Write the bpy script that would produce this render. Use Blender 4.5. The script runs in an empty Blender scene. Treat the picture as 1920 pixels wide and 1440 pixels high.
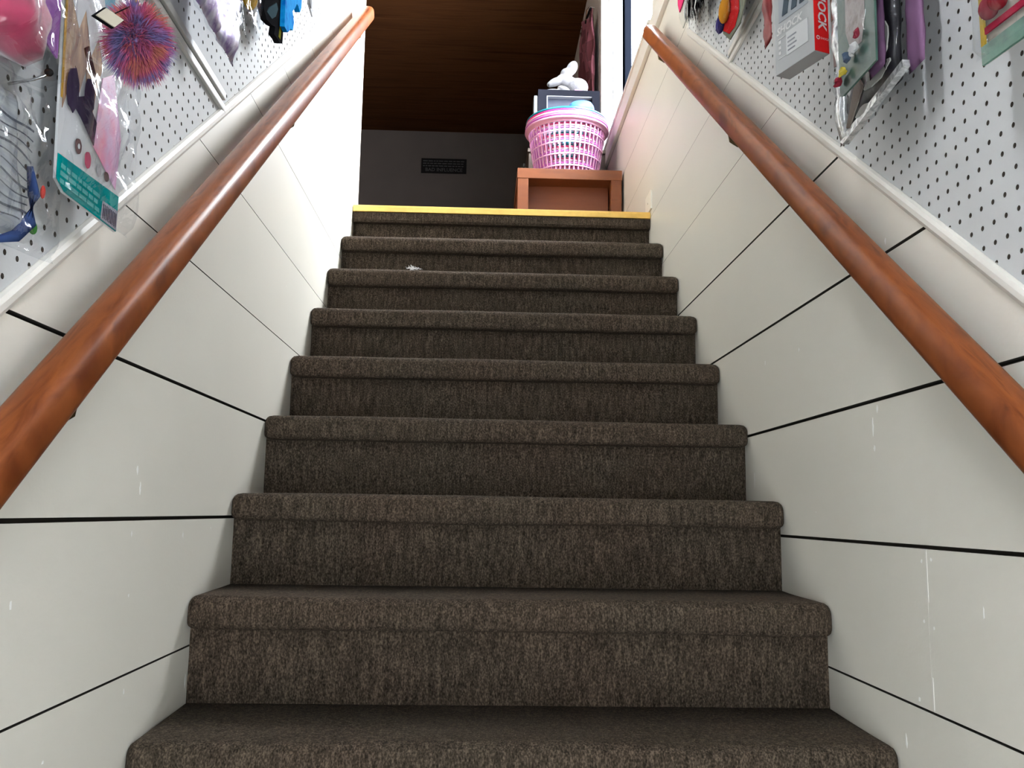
import bpy, bmesh, math, random
from mathutils import Vector, Matrix, noise
random.seed(7)
SC = bpy.context.scene
COL = SC.collection
PI = math.pi

# ------------------------------------------------------------------ camera, sky, light, exposure
def rotm(ax, a): return Matrix.Rotation(a, 3, ax)
CR = rotm('Z', -0.0328) @ rotm('X', 0.14162) @ rotm('Y', -0.0153)
right, fwd, up = CR.col[0], CR.col[1], CR.col[2]
cam = bpy.data.cameras.new('camera'); cam.sensor_width = 36; cam.lens = 1690.94 / 1920 * 36
cam.clip_start = 0.02
camo = bpy.data.objects.new('camera', cam); COL.objects.link(camo)
M = Matrix((right, up, -fwd)).transposed().to_4x4(); M.translation = Vector((-0.0611, -3.2568, -1.1212))
camo.matrix_world = M
SC.camera = camo

SC.view_settings.view_transform = 'Standard'; SC.view_settings.look = 'None'
SC.view_settings.gamma = 1; SC.view_settings.use_curve_mapping = False
SC.view_settings.exposure = 0.0

wd = bpy.data.worlds.new('overcast_sky'); SC.world = wd; wd.use_nodes = True
bgn = wd.node_tree.nodes['Background']
bgn.inputs[0].default_value = (0.90, 0.95, 1.0, 1); bgn.inputs[1].default_value = 150.0

def area(name, loc, rot, sx, sy, power=0, portal=False, color=(1, 1, 1)):
    l = bpy.data.lights.new(name, 'AREA'); l.shape = 'RECTANGLE'; l.size = sx; l.size_y = sy
    l.energy = power; l.color = color
    if portal: l.cycles.is_portal = True
    o = bpy.data.objects.new(name, l); COL.objects.link(o); o.location = loc; o.rotation_euler = rot
    return o
# daylight comes in through the landing window (right wall) and an unseen window added behind the camera
area('landing_window_portal', (0.68, 0.68, 1.35), (0, PI/2, 0), 1.25, 1.5, portal=True)
area('unseen_window_portal', (0, -3.80, -1.6), (PI/2, 0, 0), 1.1, 1.2, portal=True)

# ------------------------------------------------------------------ materials
MATS = {}
def nt(name):
    m = bpy.data.materials.new(name); m.use_nodes = True
    return m, m.node_tree, m.node_tree.nodes['Principled BSDF']
def mat(name, col, rough=0.5, metal=0.0, var=0.0, scale=20, bump=0.0, bscale=None, stretch=(1, 1, 1), coat=0.0, spec=0.5, sheen=0.0):
    if name in MATS: return MATS[name]
    m, t, b = nt(name); N, Lk = t.nodes, t.links
    b.inputs['Roughness'].default_value = rough; b.inputs['Metallic'].default_value = metal
    b.inputs['Coat Weight'].default_value = coat; b.inputs['Coat Roughness'].default_value = 0.12
    b.inputs['Specular IOR Level'].default_value = spec; b.inputs['Sheen Weight'].default_value = sheen
    c = (*col, 1); b.inputs['Base Color'].default_value = c
    if var or bump:
        tc = N.new('ShaderNodeTexCoord'); mp = N.new('ShaderNodeMapping'); mp.inputs['Scale'].default_value = stretch
        Lk.new(tc.outputs['Object'], mp.inputs[0])
        if var:
            nz = N.new('ShaderNodeTexNoise'); nz.inputs['Scale'].default_value = scale; nz.inputs['Detail'].default_value = 5
            Lk.new(mp.outputs[0], nz.inputs[0])
            r = N.new('ShaderNodeValToRGB'); e = r.color_ramp.elements
            e[0].position, e[1].position = .3, .7
            e[0].color = (*[max(0, x*(1-var)) for x in col], 1); e[1].color = (*[min(1, x*(1+var)) for x in col], 1)
            Lk.new(nz.outputs[0], r.inputs[0]); Lk.new(r.outputs[0], b.inputs['Base Color'])
        if bump:
            n2 = N.new('ShaderNodeTexNoise'); n2.inputs['Scale'].default_value = bscale or scale; n2.inputs['Detail'].default_value = 4
            Lk.new(mp.outputs[0], n2.inputs[0])
            bp = N.new('ShaderNodeBump'); bp.inputs['Strength'].default_value = bump; bp.inputs['Distance'].default_value = .01
            Lk.new(n2.outputs[0], bp.inputs['Height']); Lk.new(bp.outputs[0], b.inputs['Normal'])
    MATS[name] = m; return m

def ramp_mat(name, cols, scale, rough=.6, stretch=(1, 1, 1), bump=0, detail=4, coat=0, dist=0, bscale=None, metal=0.0, spec=.3):
    if name in MATS: return MATS[name]
    m, t, b = nt(name); N, Lk = t.nodes, t.links
    tc = N.new('ShaderNodeTexCoord'); mp = N.new('ShaderNodeMapping'); mp.inputs['Scale'].default_value = stretch
    Lk.new(tc.outputs['Object'], mp.inputs[0])
    nz = N.new('ShaderNodeTexNoise'); nz.inputs['Scale'].default_value = scale; nz.inputs['Detail'].default_value = detail
    nz.inputs['Distortion'].default_value = dist
    Lk.new(mp.outputs[0], nz.inputs[0]); r = N.new('ShaderNodeValToRGB'); e = r.color_ramp.elements
    while len(e) < len(cols): e.new(.5)
    for i, c in enumerate(cols): e[i].position = .28 + .44*i/(len(cols)-1); e[i].color = (*c, 1)
    Lk.new(nz.outputs[0], r.inputs[0]); Lk.new(r.outputs[0], b.inputs['Base Color'])
    b.inputs['Roughness'].default_value = rough; b.inputs['Coat Weight'].default_value = coat; b.inputs['Metallic'].default_value = metal; b.inputs['Specular IOR Level'].default_value = spec
    if bump:
        src = nz.outputs[0]
        if bscale:
            n2 = N.new('ShaderNodeTexNoise'); n2.inputs['Scale'].default_value = bscale; Lk.new(mp.outputs[0], n2.inputs[0]); src = n2.outputs[0]
        bp = N.new('ShaderNodeBump'); bp.inputs['Strength'].default_value = bump; bp.inputs['Distance'].default_value = .004
        Lk.new(src, bp.inputs['Height']); Lk.new(bp.outputs[0], b.inputs['Normal'])
    MATS[name] = m; return m

def film_mat(name='clear_film', tint=(.96, .97, .98), amount=.022, bscale=16):
    if name in MATS: return MATS[name]
    m, t, b = nt(name); N, Lk = t.nodes, t.links
    N.remove(b); out = N['Material Output']
    tr = N.new('ShaderNodeBsdfTransparent'); tr.inputs[0].default_value = (*tint, 1)
    gl = N.new('ShaderNodeBsdfGlossy'); gl.inputs['Roughness'].default_value = .09
    nz = N.new('ShaderNodeTexNoise'); nz.inputs['Scale'].default_value = bscale; nz.inputs['Detail'].default_value = 3; nz.inputs['Distortion'].default_value = 1.5
    tc = N.new('ShaderNodeTexCoord'); Lk.new(tc.outputs['Object'], nz.inputs[0])
    bp = N.new('ShaderNodeBump'); bp.inputs['Strength'].default_value = .5; bp.inputs['Distance'].default_value = .01
    Lk.new(nz.outputs[0], bp.inputs['Height']); Lk.new(bp.outputs[0], gl.inputs['Normal'])
    lw = N.new('ShaderNodeLayerWeight'); lw.inputs[0].default_value = .25; Lk.new(bp.outputs[0], lw.inputs['Normal'])
    ad = N.new('ShaderNodeMath'); ad.operation = 'MULTIPLY_ADD'; ad.inputs[1].default_value = .11; ad.inputs[2].default_value = amount
    Lk.new(lw.outputs['Fresnel'], ad.inputs[0])
    mx = N.new('ShaderNodeMixShader'); Lk.new(ad.outputs[0], mx.inputs[0]); Lk.new(tr.outputs[0], mx.inputs[1]); Lk.new(gl.outputs[0], mx.inputs[2])
    Lk.new(mx.outputs[0], out.inputs[0]); MATS[name] = m; return m

def glass_mat(key='glass', tint=(1, 1, 1), gloss=.35):
    if key in MATS: return MATS[key]
    m, t, b = nt('window_'+key); N, Lk = t.nodes, t.links; N.remove(b)
    tr = N.new('ShaderNodeBsdfTransparent'); gl = N.new('ShaderNodeBsdfGlossy'); gl.inputs['Roughness'].default_value = .02
    fr = N.new('ShaderNodeLayerWeight'); fr.inputs[0].default_value = .5; pw_ = N.new('ShaderNodeMath'); pw_.operation = 'POWER'; pw_.inputs[1].default_value = 6
    fc = N.new('ShaderNodeMath'); fc.operation = 'MULTIPLY_ADD'; fc.inputs[1].default_value = gloss; fc.inputs[2].default_value = gloss*.08
    mx = N.new('ShaderNodeMixShader'); Lk.new(fr.outputs['Facing'], pw_.inputs[0]); Lk.new(pw_.outputs[0], fc.inputs[0])
    Lk.new(fc.outputs[0], mx.inputs[0]); Lk.new(tr.outputs[0], mx.inputs[1]); Lk.new(gl.outputs[0], mx.inputs[2])
    Lk.new(mx.outputs[0], N['Material Output'].inputs[0]); tr.inputs[0].default_value = (*tint, 1); MATS[key] = m; return m

def carpet_mat():
    m, t, b = nt('carpet'); N, Lk = t.nodes, t.links
    tc = N.new('ShaderNodeTexCoord')
    def nz(scale, st, det=3):
        mp = N.new('ShaderNodeMapping'); mp.inputs['Scale'].default_value = st; Lk.new(tc.outputs['Object'], mp.inputs[0])
        n = N.new('ShaderNodeTexNoise'); n.inputs['Scale'].default_value = scale; n.inputs['Detail'].default_value = det
        Lk.new(mp.outputs[0], n.inputs[0]); return n
    a = nz(420, (1, 1, .55), 3); c = nz(170, (1, .8, .16), 3); d = nz(5, (1, 1, 1), 2)
    r = N.new('ShaderNodeValToRGB'); e = r.color_ramp.elements
    e[0].position, e[1].position = .34, .68
    e[0].color = (.0125, .0086, .006, 1); e[1].color = (.122, .092, .067, 1)
    e2 = e.new(.5); e2.color = (.0425, .0318, .0232, 1)
    mxf = N.new('ShaderNodeMath'); mxf.operation = 'MULTIPLY_ADD'; mxf.inputs[1].default_value = .64
    s = N.new('ShaderNodeMath'); s.operation = 'MULTIPLY'; s.inputs[1].default_value = .36
    Lk.new(c.outputs[0], s.inputs[0]); Lk.new(a.outputs[0], mxf.inputs[0]); Lk.new(s.outputs[0], mxf.inputs[2]); Lk.new(mxf.outputs[0], r.inputs[0])
    hue = N.new('ShaderNodeMix'); hue.data_type = 'RGBA'; hue.blend_type = 'MULTIPLY'; hue.inputs[0].default_value = .5
    r2 = N.new('ShaderNodeValToRGB'); q = r2.color_ramp.elements; q[0].position, q[1].position = .35, .65
    q[0].color = (1, .90, .84, 1); q[1].color = (.93, .95, .90, 1)
    Lk.new(d.outputs[0], r2.inputs[0]); Lk.new(r.outputs[0], hue.inputs[6]); Lk.new(r2.outputs[0], hue.inputs[7])
    Lk.new(hue.outputs[2], b.inputs['Base Color'])
    b.inputs['Roughness'].default_value = .95; b.inputs['Specular IOR Level'].default_value = .1; b.inputs['Sheen Weight'].default_value = 0
    bp = N.new('ShaderNodeBump'); bp.inputs['Strength'].default_value = .8; bp.inputs['Distance'].default_value = .004
    Lk.new(a.outputs[0], bp.inputs['Height']); Lk.new(bp.outputs[0], b.inputs['Normal'])
    return m

def paint_mat(name, col, rough=.42):
    """gloss-painted board with small chips and scuffs"""
    m, t, b = nt(name); N, Lk = t.nodes, t.links
    tc = N.new('ShaderNodeTexCoord')
    n1 = N.new('ShaderNodeTexNoise'); n1.inputs['Scale'].default_value = 2.2; n1.inputs['Detail'].default_value = 3; Lk.new(tc.outputs['Object'], n1.inputs[0])
    r = N.new('ShaderNodeValToRGB'); e = r.color_ramp.elements; e[0].position, e[1].position = .3, .7
    e[0].color = (*[x*.95 for x in col], 1); e[1].color = (*col, 1); Lk.new(n1.outputs[0], r.inputs[0])
    mp = N.new('ShaderNodeMapping'); mp.inputs['Scale'].default_value = (1, 1, .35); Lk.new(tc.outputs['Object'], mp.inputs[0])
    n2 = N.new('ShaderNodeTexNoise'); n2.inputs['Scale'].default_value = 17; n2.inputs['Detail'].default_value = 6; n2.inputs['Roughness'].default_value = .62; Lk.new(mp.outputs[0], n2.inputs[0])
    r2 = N.new('ShaderNodeValToRGB'); f = r2.color_ramp.elements; f[0].position, f[1].position = .735, .75
    f[0].color = (0, 0, 0, 1); f[1].color = (1, 1, 1, 1); Lk.new(n2.outputs[0], r2.inputs[0])
    mx = N.new('ShaderNodeMix'); mx.data_type = 'RGBA'; Lk.new(r2.outputs[0], mx.inputs[0]); Lk.new(r.outputs[0], mx.inputs[6]); mx.inputs[7].default_value = (.9, .9, .88, 1)
    Lk.new(mx.outputs[2], b.inputs['Base Color']); b.inputs['Roughness'].default_value = rough
    n3 = N.new('ShaderNodeTexNoise'); n3.inputs['Scale'].default_value = 160; Lk.new(tc.outputs['Object'], n3.inputs[0])
    bp = N.new('ShaderNodeBump'); bp.inputs['Strength'].default_value = .06; bp.inputs['Distance'].default_value = .003
    Lk.new(n3.outputs[0], bp.inputs['Height']); Lk.new(bp.outputs[0], b.inputs['Normal'])
    return m

PAINT = paint_mat('cream_board_paint', (.69, .66, .585))
PLASTER = mat('landing_wall_paint', (.62, .58, .54), .7, var=.04, scale=3)
TRIM = mat('white_trim_paint', (.70, .675, .62), .4)
PEG = mat('pegboard_white', (.50, .505, .505), .65, bump=.05, scale=90, spec=.12)
DARK = mat('dark_backing', (.035, .028, .02), .9)
HARDB = mat('raw_hardboard', (.05, .038, .028), .9)
HOLEB = mat('hole_backing', (.02, .018, .016), .9)
CARPET = carpet_mat()
BRASS = mat('brass', (.80, .52, .15), .30, 1.0, var=.08, scale=40)
RAILW = ramp_mat('rail_varnish', [(.085, .019, .005), (.145, .038, .010), (.185, .052, .014), (.105, .025, .007)], 9, .36, (9, 1.1, 1.1), .04, 6, coat=.0, dist=.6, spec=.07)
GREYW = mat('grey_wall_paint', (.053, .041, .034), .8, var=.08, scale=4)
TIMBER = ramp_mat('ceiling_timber', [(.030, .0105, .0036), (.058, .022, .0072), (.036, .0133, .0046)], 3.5, .85, (.35, 6, 1), .05, 6, dist=.8, spec=.05)
FLOORM = ramp_mat('floor_wood', [(.20, .11, .05), (.28, .16, .08)], 4, .4, (.5, 6, 1))
SHOPF = mat('shop_floor_vinyl', (.45, .43, .40), .5, var=.1, scale=6)
SHOPW = mat('shop_wall_paint', (.55, .56, .56), .7)
FILM = film_mat()
BLACKP = mat('black_plastic', (.008, .008, .009), .7, spec=0)
CHROME = mat('zinc_wire', (.75, .75, .74), .25, 1.0)

# ------------------------------------------------------------------ mesh helpers
def tag(o, label=None, cat=None, group=None, kind=None):
    if label: o['label'] = label
    if cat: o['category'] = cat
    if group: o['group'] = group
    if kind: o['kind'] = kind
    return o
def thing(name, label, cat, loc=(0, 0, 0), group=None, kind=None):
    o = bpy.data.objects.new(name, None); COL.objects.link(o); o.location = loc; o.empty_display_size = .05
    return tag(o, label, cat, group, kind)
def worldloc(o):
    v = Vector(o.location)
    while o.parent: o = o.parent; v += o.location
    return v
def obj(name, bm, m, parent=None, smooth=False, autoloc=True, recalc=True):
    """bm is in world coordinates; the object's origin is put at its base (or its parent's)"""
    if recalc: bmesh.ops.recalc_face_normals(bm, faces=bm.faces)
    vs = [v.co for v in bm.verts]
    if parent is None and autoloc:
        org = Vector(((min(v.x for v in vs)+max(v.x for v in vs))/2, (min(v.y for v in vs)+max(v.y for v in vs))/2, min(v.z for v in vs)))
    elif parent is None: org = Vector((0, 0, 0))
    else: org = worldloc(parent)
    bmesh.ops.translate(bm, verts=bm.verts, vec=-org)
    me = bpy.data.meshes.new(name); bm.to_mesh(me); bm.free()
    me.materials.append(m)
    if smooth: me.polygons.foreach_set('use_smooth', [True]*len(me.polygons))
    o = bpy.data.objects.new(name, me); COL.objects.link(o)
    if parent is None: o.location = org
    else: o.parent = parent
    return o
def B(): return bmesh.new()
def box(bm, x0, x1, y0, y1, z0, z1, bev=0):
    vs = [bm.verts.new((x, y, z)) for x in (x0, x1) for y in (y0, y1) for z in (z0, z1)]
    fs = []
    for f in ((0, 1, 3, 2), (4, 6, 7, 5), (0, 4, 5, 1), (2, 3, 7, 6), (0, 2, 6, 4), (1, 5, 7, 3)): fs.append(bm.faces.new([vs[i] for i in f]))
    if bev:
        es = {e for f in fs for e in f.edges}
        bmesh.ops.bevel(bm, geom=list(es), offset=bev, segments=2, affect='EDGES', profile=.7)
    return bm
def bx(*a, bev=0): return box(B(), *a, bev=bev)
def prism(bm, poly, mapf, h0, h1):
    """poly of 2-D points, mapf(u, v, h) -> world"""
    a = [bm.verts.new(mapf(u, v, h0)) for u, v in poly]; b = [bm.verts.new(mapf(u, v, h1)) for u, v in poly]
    n = len(poly); bm.faces.new(a[::-1]); bm.faces.new(b)
    for i in range(n): bm.faces.new((a[i], a[(i+1) % n], b[(i+1) % n], b[i]))
    return bm
def wallp(poly, x0, x1): return prism(B(), poly, lambda u, v, h: (h, u, v), x0, x1)     # poly in (Y, Z)
def tube(bm, pts, r, n=8, caps=True, flat=None):
    """tube through points; r a number or one per point"""
    pts = [Vector(p) for p in pts]; rings = []
    for i, p in enumerate(pts):
        t = (pts[min(i+1, len(pts)-1)] - pts[max(i-1, 0)]).normalized()
        a = t.cross(Vector((0, 0, 1)));
        if a.length < 1e-3: a = t.cross(Vector((0, 1, 0)))
        a.normalize(); b = a.cross(t).normalized(); rr = r[i] if isinstance(r, (list, tuple)) else r
        rings.append([bm.verts.new(p + a*math.cos(2*PI*k/n)*rr + b*math.sin(2*PI*k/n)*rr) for k in range(n)])
    for i in range(len(rings)-1):
        for k in range(n): bm.faces.new((rings[i][k], rings[i][(k+1) % n], rings[i+1][(k+1) % n], rings[i+1][k]))
    if caps: bm.faces.new(rings[0][::-1]); bm.faces.new(rings[-1])
    return bm
def lathe(bm, prof, c, n=32, closed=False):
    """prof of (r, z) about vertical axis through c"""
    rings = [[bm.verts.new((c[0]+r*math.cos(2*PI*k/n), c[1]+r*math.sin(2*PI*k/n), c[2]+z)) for k in range(n)] for r, z in prof]
    m = len(rings)
    for i in range(m if closed else m-1):
        a, b = rings[i], rings[(i+1) % m]
        for k in range(n): bm.faces.new((a[k], a[(k+1) % n], b[(k+1) % n], b[k]))
    return bm
def ellip(bm, c, r, rot=None, u=16, v=10):
    mt = Matrix.Translation(Vector(c))
    if rot is not None: mt = mt @ rot.to_4x4()
    bmesh.ops.create_uvsphere(bm, u_segments=u, v_segments=v, radius=1, matrix=mt @ Matrix.Diagonal((*r, 1)))
    return bm
def pillow(y0, y1, z0, z1, xc, depth, seed=0, ny=14, nz=22, crumple=.004, shape=None, edge=.12):
    """puffed closed bag lying in the wall plane"""
    bm = B(); g = {}
    for s in (1, -1):
        for i in range(ny+1):
            for j in range(nz+1):
                u, v = i/ny, j/nz
                if s < 0 and (i in (0, ny) or j in (0, nz)): g[s, i, j] = g[1, i, j]; continue
                pu = min(1, min(u, 1-u)/edge); pv = min(1, min(v, 1-v)/edge)
                bulge = math.sqrt(max(0, 1-(1-pu)**2))*math.sqrt(max(0, 1-(1-pv)**2))
                y, z = y0+(y1-y0)*u, z0+(z1-z0)*v
                n = noise.noise(Vector((y*38+seed, z*26, s*3.1)))*crumple*2
                yy = y + noise.noise(Vector((z*30, seed*1.7, i)))*crumple*.5
                if shape: yy, z = shape(u, v, yy, z)
                g[s, i, j] = bm.verts.new((xc + s*(depth/2*bulge) + n*(.4+bulge), yy, z))
        for i in range(ny):
            for j in range(nz):
                q = (g[s, i, j], g[s, i+1, j], g[s, i+1, j+1], g[s, i, j+1])
                try: bm.faces.new(q)
                except ValueError: pass
    return bm
def text_bm(body, size, origin, rv, uv, depth=.0004, align='LEFT', shear=0, bold=0):
    cu = bpy.data.curves.new('lettering', 'FONT'); cu.body = body; cu.size = size; cu.align_x = align; cu.shear = shear; cu.offset = bold
    cu.extrude = 0; cu.resolution_u = 2
    ob = bpy.data.objects.new('lettering', cu); COL.objects.link(ob)
    dg = bpy.context.evaluated_depsgraph_get(); me = bpy.data.meshes.new_from_object(ob.evaluated_get(dg))
    bm = B(); bm.from_mesh(me); bpy.data.objects.remove(ob); bpy.data.curves.remove(cu); bpy.data.meshes.remove(me)
    rv, uv = Vector(rv).normalized(), Vector(uv).normalized(); nv = rv.cross(uv); o = Vector(origin)
    for v in bm.verts: v.co = o + rv*v.co.x + uv*v.co.y + nv*depth
    return bm

# ------------------------------------------------------------------ stair geometry constants
RISE, GO = 0.18155, 0.23775
SL = RISE/GO
W2 = 0.5586
NST = 13
FLZ = -NST*RISE
H_M = 0.866                                  # wall moulding, height above the nosing line
def slz(y, h): return y*SL + h
CEZ = 2.14
FARY = 4.2
PEGEND = -0.66
WY0, WY1, WZ0, WZ1 = -0.06, 1.42, 0.73, 1.97  # landing window opening

# ------------------------------------------------------------------ staircase
stairs = thing('staircase', 'brown carpeted staircase climbing between two cream boarded walls', 'staircase', (0, -NST*GO, FLZ))
def tread_bm(k):
    yk, zk = -k*GO, -k*RISE
    R, T = .022, .056
    prof = [(yk+GO+.034, zk-T), (yk+GO+.034, zk)]
    for a in range(6): t = a/5*PI/2; prof.append((yk+R-R*math.sin(t), zk-R+R*math.cos(t)))
    r2 = .012
    for a in range(4): t = a/3*PI/2; prof.append((yk+r2-r2*math.cos(t), zk-T+r2-r2*math.sin(t)))
    cy, cz = yk+.03, zk-T/2
    bm = B(); rings = []
    xs = [(-W2+.001, .8), (-W2+.003, .5), (-W2+.008, .15), (-W2+.018, 0)]
    m = 26; xs += [(-W2+.018 + (2*W2-.036)*i/m, 0) for i in range(1, m)]
    xs += [(-x, s) for x, s in xs[:4]][::-1]
    for x, s in xs:
        ring = []
        for i, (y, z) in enumerate(prof):
            if i >= 2:
                d = .011*s; l = math.hypot(y-cy, z-cz); y -= (y-cy)/l*d; z -= (z-cz)/l*d
                w = noise.noise(Vector((x*3.1, k*7.7, i*.13)))*.0026 + noise.noise(Vector((x*14, k*3.3, i*.5)))*.0008
                z += w; y += w*.6
            ring.append(bm.verts.new((x, y, z)))
        rings.append(ring)
    n = len(prof)
    for a, b in zip(rings, rings[1:]):
        for i in range(n): bm.faces.new((a[i], a[(i+1) % n], b[(i+1) % n], b[i]))
    bm.faces.new(rings[0]); bm.faces.new(rings[-1][::-1])
    return bm
for k in range(0, NST):
    if k: obj('tread', tread_bm(k), CARPET, stairs, smooth=True)
    yk = -k*GO
    bm = B(); m = 20; ra, rb = [], []           # riser: slightly uneven carpet face
    zt, zb = -k*RISE-(.05 if k else .0), -(k+1)*RISE-.004
    rows = 5; g = []
    for j in range(rows+1):
        g.append([bm.verts.new((-W2+.0002+(2*W2-.0004)*i/m, yk+.032+noise.noise(Vector((i*.4, j*.7, k*5)))*.0022, zt+(zb-zt)*j/rows)) for i in range(m+1)])
    for j in range(rows):
        for i in range(m): bm.faces.new((g[j][i], g[j][i+1], g[j+1][i+1], g[j+1][i]))
    ext = bmesh.ops.extrude_face_region(bm, geom=bm.faces[:]); bmesh.ops.translate(bm, verts=[v for v in ext['geom'] if isinstance(v, bmesh.types.BMVert)], vec=(0, .02, 0))
    obj('riser', bm, CARPET, stairs, smooth=False)
# carpet nosing under the brass strip at the landing edge
bm = B()
prof = [(.05, -.012), (.004, -.012), (-.001, -.018), (-.001, -.048), (.006, -.056), (.05, -.056)]
prism(bm, prof, lambda u, v, h: (h, u, v), -W2+.001, W2-.001)
obj('landing_nosing', bm, CARPET, stairs)
bm = B()
prof = [(-.004, -.020), (-.0065, -.018), (-.0065, .000), (-.004, .006), (.002, .0085), (.045, .0085), (.045, .004), (.003, .004), (-.002, 0), (-.002, -.020)]
prism(bm, prof, lambda u, v, h: (h, u, v), -W2+.002, W2-.002)
tag(obj('edge_strip', bm, BRASS), 'shiny brass edge strip along the top landing step', 'edge strip')

# ------------------------------------------------------------------ floors, ceilings, far walls
tag(obj('floor', bx(-2.6, W2+.1, .046, FARY+.1, -.12, .004), FLOORM), kind='structure')
tag(obj('floor_shop', bx(-2.1, 2.1, -3.85, -NST*GO+.032, FLZ-.1, FLZ), SHOPF), kind='structure')
tag(obj('light_block_wall', bx(-W2-.10, W2+.11, .06, .115, FLZ, -.12), DARK), kind='structure')  # unseen, added to keep sky light from leaking through the stairs
tag(obj('light_block_floor', bx(-W2-.10, W2+.11, -NST*GO+.04, .115, FLZ-.1, FLZ), DARK), kind='structure')  # unseen, added with the back wall to shut out sky light
cl = tag(obj('ceiling', bx(-2.7, W2+.12, -.1, FARY+.1, CEZ+.02, CEZ+.08), DARK), kind='structure')
pw = .14; y = .02; i = 0
mesh_p = None
while y < FARY:
    b = bx(-2.6, W2, y+.0012, min(y+pw, FARY)-.0012, CEZ, CEZ+.02, bev=0)
    obj('plank', b, TIMBER, cl); y += pw
tag(obj('ceiling_stairwell', bx(-W2-.1, W2+.12, -3.3, -.0, CEZ, CEZ+.02), SHOPW), kind='structure')
tag(obj('wall_far', bx(-2.7, W2+.12, FARY, FARY+.1, -.1, CEZ+.05), GREYW), kind='structure')
tag(obj('baseboard_far', bx(-2.6, W2, FARY-.015, FARY, .004, .1, bev=.003), GREYW), kind='structure')
tag(obj('wall_landing_left', bx(-2.7, -2.6, .03, FARY, -.1, CEZ+.05), GREYW), kind='structure')
tag(obj('wall_landing_near', bx(-2.7, -W2-.1, -.07, .03, -.1, CEZ+.05), GREYW), kind='structure')
# unseen shop behind the camera; glazed front placed to light the lower steps
SY = -3.85
tag(obj('ceiling_shop', bx(-2.2, 2.2, SY-.1, -3.2, .30, .36), SHOPW), kind='structure')
tag(obj('wall_bulkhead', bx(-W2-.1, W2+.12, -3.3, -3.2, .36, CEZ+.02), SHOPW), kind='structure')
for s, n in ((-1, 'left'), (1, 'right')):
    tag(obj('wall_shop_'+n, bx(min(s*2.1, s*2.2), max(s*2.1, s*2.2), SY, -3.0, FLZ, .30), SHOPW), kind='structure')
    tag(obj('wall_shop_return_'+n, bx(min(s*2.1, s*(W2+.11)), max(s*2.1, s*(W2+.11)), -3.16, -3.06, FLZ, .30), SHOPW), kind='structure')
VX, VZ0, VZ1 = .55, -2.2, -1.0
bm = B(); box(bm, -2.2, -VX, SY-.1, SY, FLZ, .3); box(bm, VX, 2.2, SY-.1, SY, FLZ, .3)
box(bm, -VX, VX, SY-.1, SY, FLZ, VZ0); box(bm, -VX, VX, SY-.1, SY, VZ1, .3)
tag(obj('wall_shop_front', bm, SHOPW), kind='structure')
ws = thing('window_2', None, None, (0, SY-.05, VZ0), kind='structure')
bm = B()
for x in (-VX, -.03, VX-.06): box(bm, x, x+.06, SY-.07, SY-.03, VZ0, VZ1)
for z in (VZ0, VZ1-.06): box(bm, -VX+.06, VX-.06, SY-.07, SY-.03, z, z+.06)
obj('window_frame', bm, TRIM, ws)
for x in (-VX+.06, .03): obj('pane', bx(x, x+VX-.09, SY-.052, SY-.048, VZ0+.06, VZ1-.06), glass_mat('tinted_glass', (.315, .319, .316)), ws)  # pane tint dims the added daylight from behind

# ------------------------------------------------------------------ side walls: dark backing, painted boards, mouldings
def board_obj(poly, xa, xb, parent):
    bm = wallp(poly, xa, xb); bm.normal_update()
    for f in bm.faces:
        if abs(f.normal.z) > .95: f.material_index = 1
    o = obj('board', bm, PAINT, parent); o.data.materials.append(DARK)
def slope_y(z, h=H_M): return (z-h)/SL
def boards(side, zs, gaps, yend, parent, splits={}):
    xa, xb = (-W2-.014, -W2) if side < 0 else (W2, W2+.014)
    for i in range(len(zs)-1):
        z0, z1 = zs[i]+gaps[i]/2, zs[i+1]-gaps[i+1]/2
        far0 = min(yend, (zs[i+1]+.30)/SL); far0 = yend if zs[i+1] > -.25 else far0
        n0, n1 = max(min(slope_y(z0), PEGEND), -3.06), max(min(slope_y(z1), PEGEND), -3.06)
        cuts = splits.get(i)
        if cuts:
            board_obj([(n0, z0), (cuts-.0006, z0), (cuts-.0006, z1), (n1, z1)], xa, xb, parent)
            board_obj([(cuts+.0006, z0), (far0, z0), (far0, z1), (cuts+.0006, z1)], xa, xb, parent)
        else:
            poly = [(n0, z0), (far0, z0), (far0, z1), (n1, z1)]
            board_obj(poly, xa, xb, parent)
# left
wl = tag(obj('wall_left', bx(-W2-.10, -W2-.014, -3.06, .115, FLZ, CEZ), DARK), kind='structure')
zl = [FLZ, -2.235, -2.015, -1.795, -1.576, -1.3565, -1.138, -.921, -.709, -.49, -.262, -.06, .16, .38, .64]
gl = [0, .002, .002, .003, .002, .0032, .0058, .0054, .0022, .0016, .0014, .0012, .001, .001, .001]
boards(-1, zl, gl, .13, wl)
obj('upper_panel', wallp([(PEGEND, .641), (.13, .641), (.13, CEZ), (PEGEND, CEZ)], -W2-.014, -W2), PAINT, wl)
obj('end_lining', bx(-W2-.10, -W2-.014, .115, .13, 0.004, CEZ), PAINT, wl)
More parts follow.
